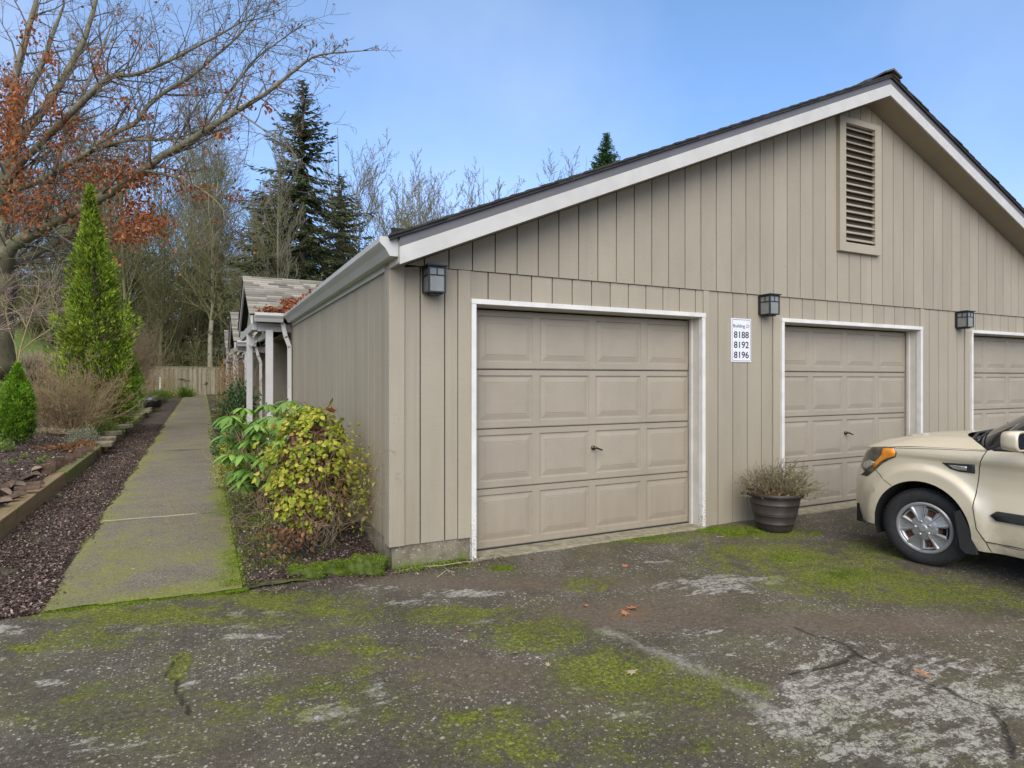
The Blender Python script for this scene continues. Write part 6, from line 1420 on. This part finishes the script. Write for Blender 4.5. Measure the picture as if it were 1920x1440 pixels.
for k in range(6):
    p = Vector((vc.x+.34, vc.y-.15, .9-.12*k)); d = Vector((1, -.5, .3)); q_ = p
    for j in range(12): d = (d+Vector((-.03, -.02, -.16))+rv(rr)*.16).normalized(); q2 = q_+d*.035; S.append((q_, q2, .0014, .0012)); q_ = q2
segs_mesh("vines", S, 3, m_brown_tw, VS)
m_wire = simple("trellis_wire", (.10, .12, .11), .5, .5); TR = thing("wire_trellis", "thin grey wire plant stand with a scroll, under the yellow vine shrub", "trellis", (vc.x, vc.y-.25, 0))
fb = [gpt(566, 1052, .02), gpt(621, 1056, .02)]
for b_ in fb: q = MB(); q.tube([b_, b_+Vector((.02, .02, .35)), Vector((vc.x, vc.y-.1, 1.05))], .0035, 6); q.build("leg", m_wire, TR, smooth=True)
for b_ in (Vector((vc.x-.25, vc.y+.3, .08)), Vector((vc.x+.2, vc.y+.3, .08))): q = MB(); q.tube([b_, Vector((vc.x, vc.y+.05, 1.0))], .0035, 6); q.build("leg", m_wire, TR, smooth=True)
q = MB(); cc = (fb[0]+fb[1])/2+Vector((.03, 0, .20)); ux = (fb[1]-fb[0]).normalized(); sp = []
for k in range(60): a = k/59*math.pi*3.6; r = .105*(1-k/75); sp.append(cc+ux*(r*math.cos(a))+Vector((0, 0, r*math.sin(a))))
q.tube(sp, .003, 5); q.build("scroll", m_wire, TR, smooth=True)
for zz in (.42, .72): q = MB(); q.tube([Vector((vc.x+(.3-zz*.2)*math.cos(a), vc.y+(.3-zz*.2)*math.sin(a), zz)) for a in [k/20*6.2832 for k in range(21)]], .003, 5); q.build("hoop", m_wire, TR, smooth=True)

# rhododendron: whorls of long drooping leaves
def long_leaves(whorls, Lm, nleaf, wd, parent, mat, rr, name="leaves", droop=1.0):
    Vs, Fs = [], []; SG = 6
    for p, axis in whorls:
        k = nleaf+rr.randint(-2, 2); ph = rr.uniform(0, 6.28)
        for i in range(k):
            a = ph+i*6.283/k+rr.uniform(-.25, .25); out = Vector((math.cos(a), math.sin(a), 0)); L = Lm*rr.uniform(.7, 1.15); el = rr.uniform(.0, .55); d = (out+Vector((0, 0, el))).normalized(); q_ = Vector(p)+d*.01; side = Vector((-out.y, out.x, 0)); n0 = sum(len(v) for v in Vs); v_ = []
            for s in range(SG+1):
                t = s/SG; w_ = wd*L*(math.sin(math.pi*min(1, t*.93+.07))**.8)*.5 if s not in (0, SG) else .002; up_ = side.cross(d).normalized()
                v_ += [q_-side*w_+up_*w_*.30, q_, q_+side*w_+up_*w_*.30]; d = (d+Vector((0, 0, -.26*droop))+out*.02).normalized(); q_ = q_+d*L/SG
            Vs.append([tuple(x) for x in v_])
            for s in range(SG):
                for c_ in (0, 1): b = n0+s*3+c_; Fs.append((b, b+1, b+4, b+3))
    V = np.concatenate([np.array(v) for v in Vs]); return np_mesh(name, V, np.array(Fs), mat, parent, None, True)
rb = at_depth(490, 900, 7.0); rb.z = terr(rb.x, rb.y)
RH = thing("rhododendron", "rhododendron with whorls of long drooping green leaves beside the yellow vine", "shrub", tuple(rb)); rr = random.Random(31); WHL = []; S = []
for (u, v, d) in [(457,766,6.9),(500,760,7.1),(540,753,6.9),(575,762,6.8),(481,797,6.5),(512,782,6.7),(440,795,6.9),(457,852,6.4),(434,853,6.6),(490,862,6.3),(470,826,6.7),(521,826,6.3),(555,800,6.4),(590,778,6.9),(428,818,7.1),(505,845,6.7),(475,885,6.5),(530,860,6.5),(545,782,7.3),(560,765,7.5),(515,900,6.3),(450,830,7.1),(495,810,7.3),(500,880,6.9),(463,905,6.8),(535,825,7.0),(520,765,7.4)]:
    p = at_depth(u, v, d); p.x = min(p.x, -.12); WHL.append((p, None)); m = rb.lerp(p, .5)+Vector((0, 0, .08)); S += [(rb, m, .012, .009), (m, p, .009, .005)]
for _ in range(48):
    p = at_depth(rr.uniform(425, 590), rr.uniform(765, 915), rr.uniform(6.4, 7.8)); p.x = min(p.x, -.14); WHL.append((p, None)); m = rb.lerp(p, .5)+Vector((0, 0, .08)); S += [(rb, m, .010, .008), (m, p, .008, .005)]
long_leaves(WHL, .20, 12, .31, RH, m_rhod, rr); segs_mesh("stems", S, 5, m_brown_tw, RH)
V = np.array([tuple(p+Vector((0, 0, .01))) for p, _ in WHL for _k in range(6)]); leaves_at("buds", V, np.random.default_rng(2).normal(size=V.shape)*.4+np.array([0, 0, 1]), np.full(len(V), .03), .4, m_bamboo, RH)
p = onground(431, 915); bush("variegated_shrub", "small-leaved yellow and green shrub at the path's edge left of the rhododendron", "shrub", (p.x+.14, p.y, p.z), (.36, .55, .90), 7600, .028, .55, m_vari, 41, 'quad', 14, m_brown_tw)
p = onground(478, 925); bush("low_green_shrub", "low dark green leaves at the foot of the rhododendron", "shrub", (p.x+.1, p.y+.15, p.z), (.35, .4, .42), 1500, .035, .5, m_dkleaf, 42, 'quad', 8)
p = at_depth(444, 835, 13); bush("dark_green_shrub", "dark glossy green shrub left of the nearest porch post", "shrub", (p.x, p.y, terr(p.x, p.y)), (.62, .8, 1.45), 5200, .06, .5, m_dkleaf, 43, 'ovate', 12)
p = at_depth(420, 835, 11.5); bush("dark_ground_shrub", "low dark green shrub spilling to the path before the porch", "shrub", (p.x+.15, p.y, terr(p.x, p.y)), (.42, .7, .62), 2600, .05, .5, m_dkleaf, 47, 'ovate', 8)
p = at_depth(445, 780, 15.5); bush("bronze_bamboo", "tall upright shrub turning orange at the top, beside the second porch", "shrub", (p.x, p.y, terr(p.x, p.y)), (.52, .6, 2.05), 6500, .06, .32, m_bamboo, 44, 'quad', 40, m_brown_tw, clumps=24)
p = at_depth(424, 778, 17); PB = thing("planter_box", "low dark planter beside the path near the porches", "planter", (p.x, p.y, terr(p.x, p.y))); z_ = terr(p.x, p.y); q = MB(); q.prism([(-.27, 0), (.27, 0), (.31, .22), (-.31, .22)], lambda s, a: (p.x+s[0], p.y+a, z_+s[1]), -.2, .2); q.build("planter_body", simple("planter_brown", (.07, .045, .035), .6), PB, bevel=.01)
q = MB(); q.box(p.x-.3, p.y-.22, z_-.0, p.x+.3, p.y+.22, z_+.02); q.build("saucer", m_post, PB)
bush("planter_plant", "yellow-green and red leaves growing in the low planter", "plant", (p.x, p.y, z_+.2), (.38, .32, .42), 1600, .05, .4, m_bamboo, 45, 'quad', 0)
p = at_depth(512, 800, 11.8); bush("porch_shrub", "dark shrub in the shade between the porch posts", "shrub", (.45, 9.2, .15), (.4, .4, 1.0), 1400, .06, .5, m_dkleaf, 46, 'quad', 6)

# ------------------------------------------------------------------ plants of the raised bed at the left
def stems_shrub(name, label, u, v, H, spread, n, r, mat, seed, wig=.16, kids=(5, 3), lean=0, minv=.12, base=.12, group=None, rmin=.0022):
    rr = random.Random(seed); p = onground(u, v); t = thing(name, label, "shrub", tuple(p), group); S = []
    for _ in range(n):
        a = rr.uniform(0, 6.28); e = rr.random()**.6; d = Vector((math.cos(a)*e*spread+lean, math.sin(a)*e*spread, 1)).normalized(); grow(S, [], p+Vector((math.cos(a)*base*e, math.sin(a)*base*e, -.02)), d, H*rr.uniform(.6, 1.1), r*rr.uniform(.6, 1.1), 0, rr, kids=kids, nseg=(8, 5, 4), wig=wig, up=.02, ang=(15, 45), ratio=.45, rmin=rmin)
    segs_mesh("stems", S, 4, mat, t); return t, p
stems_shrub("bare_brown_shrub", "rounded shrub of bare tan and red-brown twigs beside the golden cypress", 128, 815, 1.5, .95, 88, .012, m_brown_tw, 51, .22, (5, 4, 2))
stems_shrub("bare_red_shrub", "tall bare shrub with orange-brown twigs leaning right before the fence", 238, 752, 2.9, .42, 34, .018, m_brown_tw, 52, .14, (7, 5, 3), .28)
stems_shrub("pale_bare_stems", "long pale bare stems arching right from the foot of the golden cypress", 246, 745, 2.6, .8, 9, .016, m_pale, 53, .14, (4, 3), .35)
for i, (u, v, lb) in enumerate(((262, 742, "dry tan stalks left of the white marker stake"), (285, 738, "dry reddish stalks in front of the fence's left end"), (310, 737, "dry tan stalks between the stake and the fern"))):
    stems_shrub("dry_stalks", lb, u, v, 1.35, .35, 46, .007, m_brown_tw if i % 2 else m_yel_tw, 60+i, .2, (4,), 0, base=.7, group="dry perennial stalks near the fence", rmin=.004)
yp = onground(32, 745); YS = thing("young_tree", "thin yellow-stemmed bare sapling rising behind the dwarf cypress", "tree", tuple(yp))
S = []; rr = random.Random(55); dd = (yp-Vector((CX, CY, 0))).dot(Vector((sy_, cy_, 0)))
for pts, r in (([(32,745),(33,690),(38,655),(50,615),(62,580),(72,550),(74,515)], .03), ([(34,690),(30,650),(18,620),(12,595)], .018), ([(38,660),(60,640),(95,617),(108,596),(106,570)], .018), ([(50,615),(38,590),(22,580)], .014), ([(62,580),(85,560),(92,540)], .012)):
    P = [at_depth(u, v, dd) for u, v in pts]
    for i in range(len(P)-1): S.append((P[i], P[i+1], r*(1-i/len(P)*.7), r*(1-(i+1)/len(P)*.7))); grow(S, [], P[i+1], ((P[i+1]-P[i]).normalized()+rv(rr)*.5).normalized(), .7, .008, 1, rr, kids=(0, 4, 3), nseg=(5, 5, 4), rmin=.004)
segs_mesh("branches", S, 5, m_yel_tw, YS)
p = onground(-75, 880); MT = thing("maple_shrub", "pinkish bare maple twigs reaching in from the left edge", "shrub", tuple(p)); S = []; rr = random.Random(56); dd = 7.6; m_pink = bark("maple_twigs", (.20, .13, .12), (.36, .27, .25))
for pts in ([(-60,760),(-50,660),(-25,590),(0,566),(38,556)], [(-50,660),(-20,600),(5,590),(34,583),(50,571)], [(-55,700),(-30,640),(0,618),(18,608)], [(-60,620),(-20,560),(0,548),(36,535)], [(-50,640),(-10,620),(20,616),(40,600)]):
    P = [at_depth(u, v, dd) for u, v in pts]
    for i in range(len(P)-1): S.append((P[i], P[i+1], .010-.0016*i, .0084-.0016*i)); grow(S, [], P[i+1], ((P[i+1]-P[i]).normalized()+rv(rr)*.3).normalized(), .5, .004, 1, rr, kids=(0, 3, 2), nseg=(5, 5, 4), rmin=.002, up=0)
S.append((p, at_depth(-60, 760, dd), .02, .012)); segs_mesh("branches", S, 4, m_pink, MT)
def B(u, v, *a, **k): p = onground(u, v); return bush(a[0], a[1], "shrub", (p.x, p.y, p.z), *a[2:], **k)
B(196, 815, "green_shrub", "small fresh green shrub beside the stone slabs", (.36, .36, .55), 3400, .035, .4, m_lime, 71, 'quad', 10)
B(155, 833, "silver_shrub", "small silvery grey-green shrub in front of the bare brown shrub", (.30, .30, .42), 2800, .032, .3, m_silver, 72, 'quad', 8)
B(150, 838, "brown_groundcover", "low rust-brown dead growth under the silver shrub", (.42, .3, .14), 1500, .035, .4, m_dead, 73)
B(250, 762, "grey_green_clump", "grey-green low clump behind the stone slabs", (.45, .6, .5), 2200, .06, .25, m_silver, 74)
B(262, 728, "blue_green_shrub", "blue-green feathery shrub right of the hanging basket", (.5, .5, .85), 2600, .08, .22, m_silver, 75)
B(295, 748, "yellow_green_shrub", "yellow-green low shrub around the planter with the blue ball", (.75, .8, .5), 3000, .07, .3, m_lime, 76)
B(318, 745, "mixed_low_shrub", "low mixed green growth near the far timber", (.6, 1.2, .45), 2200, .08, .3, m_vari, 77)
B(235, 790, "mossy_groundcover", "flat mossy green groundcover between slab and timber", (.4, .9, .12), 1800, .035, .5, m_lime, 78)
B(3, 845, "pale_green_weed", "pale green weed clump at the left edge beside the dwarf cypress", (.18, .2, .22), 500, .05, .35, m_lime, 79)
B(90, 815, "brown_twiggy_mat", "low tan dead grass mat behind the dwarf cypress", (.5, .5, .16), 1600, .05, .15, m_straw, 80)
B(235, 772, "tan_seedhead_clump", "low tan seed-head clump between the cypress and the timber", (.5, .5, .5), 1500, .09, .12, m_straw, 81)
B(215, 800, "lime_edge_clump", "lime green clump hanging over the stone slabs", (.3, .5, .3), 1800, .035, .4, m_lime, 82)
B(178, 808, "olive_low_shrub", "low olive green clump behind the fresh green shrub", (.5, .4, .45), 2000, .045, .35, m_vari, 83)
B(120, 845, "brown_leaf_drift", "drift of dry brown leaves on the mulch below the bare brown shrub", (.55, .35, .08), 700, .06, .5, m_dead, 84)
for i, (u, v) in enumerate(((72, 868), (85, 862), (45, 858), (20, 870))): B(u, v, "weed_tuft", "little green weed tuft sprouting from the bark mulch", (.07, .07, .06), 120, .035, .3, m_lime, 90+i, group="weed tufts on the mulch")
p = onground(348, 745); t = thing("spiky_fern", "spiky green fern at the end of the bed by the fence", "fern", tuple(p)); rng = np.random.default_rng(5); n = 260; D = rng.normal(size=(n, 3))*np.array([.8, .8, .2])+np.array([0, 0, .8]); leaves_at("fronds", np.array(p)+rng.normal(size=(n, 3))*.05, D, rng.uniform(.5, .95, n), .06, m_lime, t, rng=rng)
for i, (u, v) in enumerate(((62, 706), (80, 702), (98, 704), (112, 700))):
    p = onground(u, v+12); t = thing("plume_grass", "clump of pale feathery plume grass on the lawn's far side", "grass clump", tuple(p), "plume grass clumps"); rng = np.random.default_rng(100+i); n = 900; D = rng.normal(size=(n, 3))*np.array([.45, .45, .1])+np.array([0, 0, 1]); leaves_at("plumes", np.array(p)+rng.normal(size=(n, 3))*np.array([.3, .3, .02]), D, rng.uniform(.5, 1.35, n), .05, m_straw, t, rng=rng)
# hanging basket on its hook, planter with blue ball, marker stake
p = onground(214, 778); dd = (p-Vector((CX, CY, 0))).dot(Vector((sy_, cy_, 0))); HK = thing("basket_hook", "thin dark shepherd's hook standing in the garden bed", "garden hook", tuple(p)); A_ = [p]+[at_depth(u, v, dd) for u, v in ((216,740),(219,700),(222,668),(226,650),(231,645),(235,650),(234,656))]
q = MB(); q.tube(A_, .013, 6); q.build("hook_rod", m_black, HK, smooth=True)
bc = at_depth(231, 713, dd); s = dd/FPX; HB = thing("hanging_basket", "cone-shaped brown wicker basket hanging from the dark hook", "basket", tuple(bc)); q = MB()
for k in range(9): r = (16-14*(k/8)**1.2)*s; z = bc.z-k*3.0*s; q.tube([Vector((bc.x+r*math.cos(a), bc.y+r*math.sin(a), z)) for a in [j/16*6.2832 for j in range(17)]], 1.7*s, 5)
q.lathe([(15*s, 0), (2*s, -24*s)], tuple(bc), 16); q.build("basket_bowl", simple("wicker", (.11, .055, .045), .8, var=.4, sc=40), HB, smooth=True)
for a in (0, 2.1, 4.2): q = MB(); q.tube([bc+Vector((15*s*math.cos(a), 15*s*math.sin(a), 0)), at_depth(234, 657, dd)], .005, 4); q.build("chain", m_black, HB)
C = np.array(bc)+np.random.default_rng(1).normal(size=(160, 3))*np.array([.08, .08, .03]); leaves_at("dead_leaves", C, np.random.default_rng(2).normal(size=(160, 3)), np.full(160, .06), .5, m_dead, HB)
p = onground(282, 764); dd = (p-Vector((CX, CY, 0))).dot(Vector((sy_, cy_, 0))); s = dd/FPX; q = MB(); q.lathe([(0, 0), (17*s, 0), (20*s, 14*s), (21*s, 15*s), (18*s, 14*s), (16*s, 5*s), (0, 5*s)], tuple(p), 22); o = q.build("garden_bowl", simple("bowl_dark", (.03, .03, .035), .4), loc=tuple(p), smooth=True); props(o, "low dark bowl holding a blue ball in the garden bed", "bowl")
q = MB(); q.lathe([(math.sin(math.pi*k/12)*5*s, 14*s-math.cos(math.pi*k/12)*5*s) for k in range(13)], (p.x, p.y, p.z), 18); o = q.build("blue_ball", simple("blue_glaze", (.10, .16, .33), .3), loc=tuple(p+Vector((0, 0, .1))), smooth=True); props(o, "blue ball resting in the dark garden bowl", "ball")
p = onground(300, 742); dd = (p-Vector((CX, CY, 0))).dot(Vector((sy_, cy_, 0))); s = dd/FPX; q = MB(); q.prism([(-1.2*s, 0), (1.2*s, 0), (1.2*s, 34*s), (0, 37*s), (-1.2*s, 34*s)], lambda a, b: (p.x+a[0], p.y+b, p.z+a[1]), -.02, .02); o = q.build("marker_stake", m_white, loc=tuple(p)); props(o, "short white stake standing among the dry stalks", "stake")
# leaves drifted into the gutter corner and on the porch roof
rng = np.random.default_rng(61); n = 900; t_ = rng.random(n)**.6; C = np.stack([-.10+rng.normal(size=n)*.03, 2.6+3.4*t_, 2.615+rng.random(n)*.03], 1); m2 = 520
C2 = np.stack([-.30+rng.normal(size=m2)*.10, 6.02+np.abs(rng.normal(size=m2))*.07, np.zeros(m2)], 1); C2[:, 0] = np.where(rng.random(m2) < .6, -.12+np.abs(rng.normal(size=m2))*.05, C2[:, 0]); C2[:, 2] = 2.635+(C2[:, 1]-6.03)*.46+rng.random(m2)*.05
m3 = 420; C3 = np.stack([rng.uniform(-.14, .12, m3), rng.uniform(5.6, 6.5, m3), np.zeros(m3)], 1); C3[:, 2] = 2.66+.1*rng.random(m3)+.45*np.clip(C3[:, 1]-6.03, 0, 1)
C = np.concatenate([C, C2, C3]); V, F = leaf_geo(C, rng.normal(size=C.shape)*np.array([1, 1, .4]), rng.normal(size=C.shape), rng.uniform(.03, .075, len(C)), .6, .3, 'ovate'); props(np_mesh("gutter_leaves", V, F, m_maple), "rust-red leaves piled in the gutter corner by the porch roof", kind="stuff")
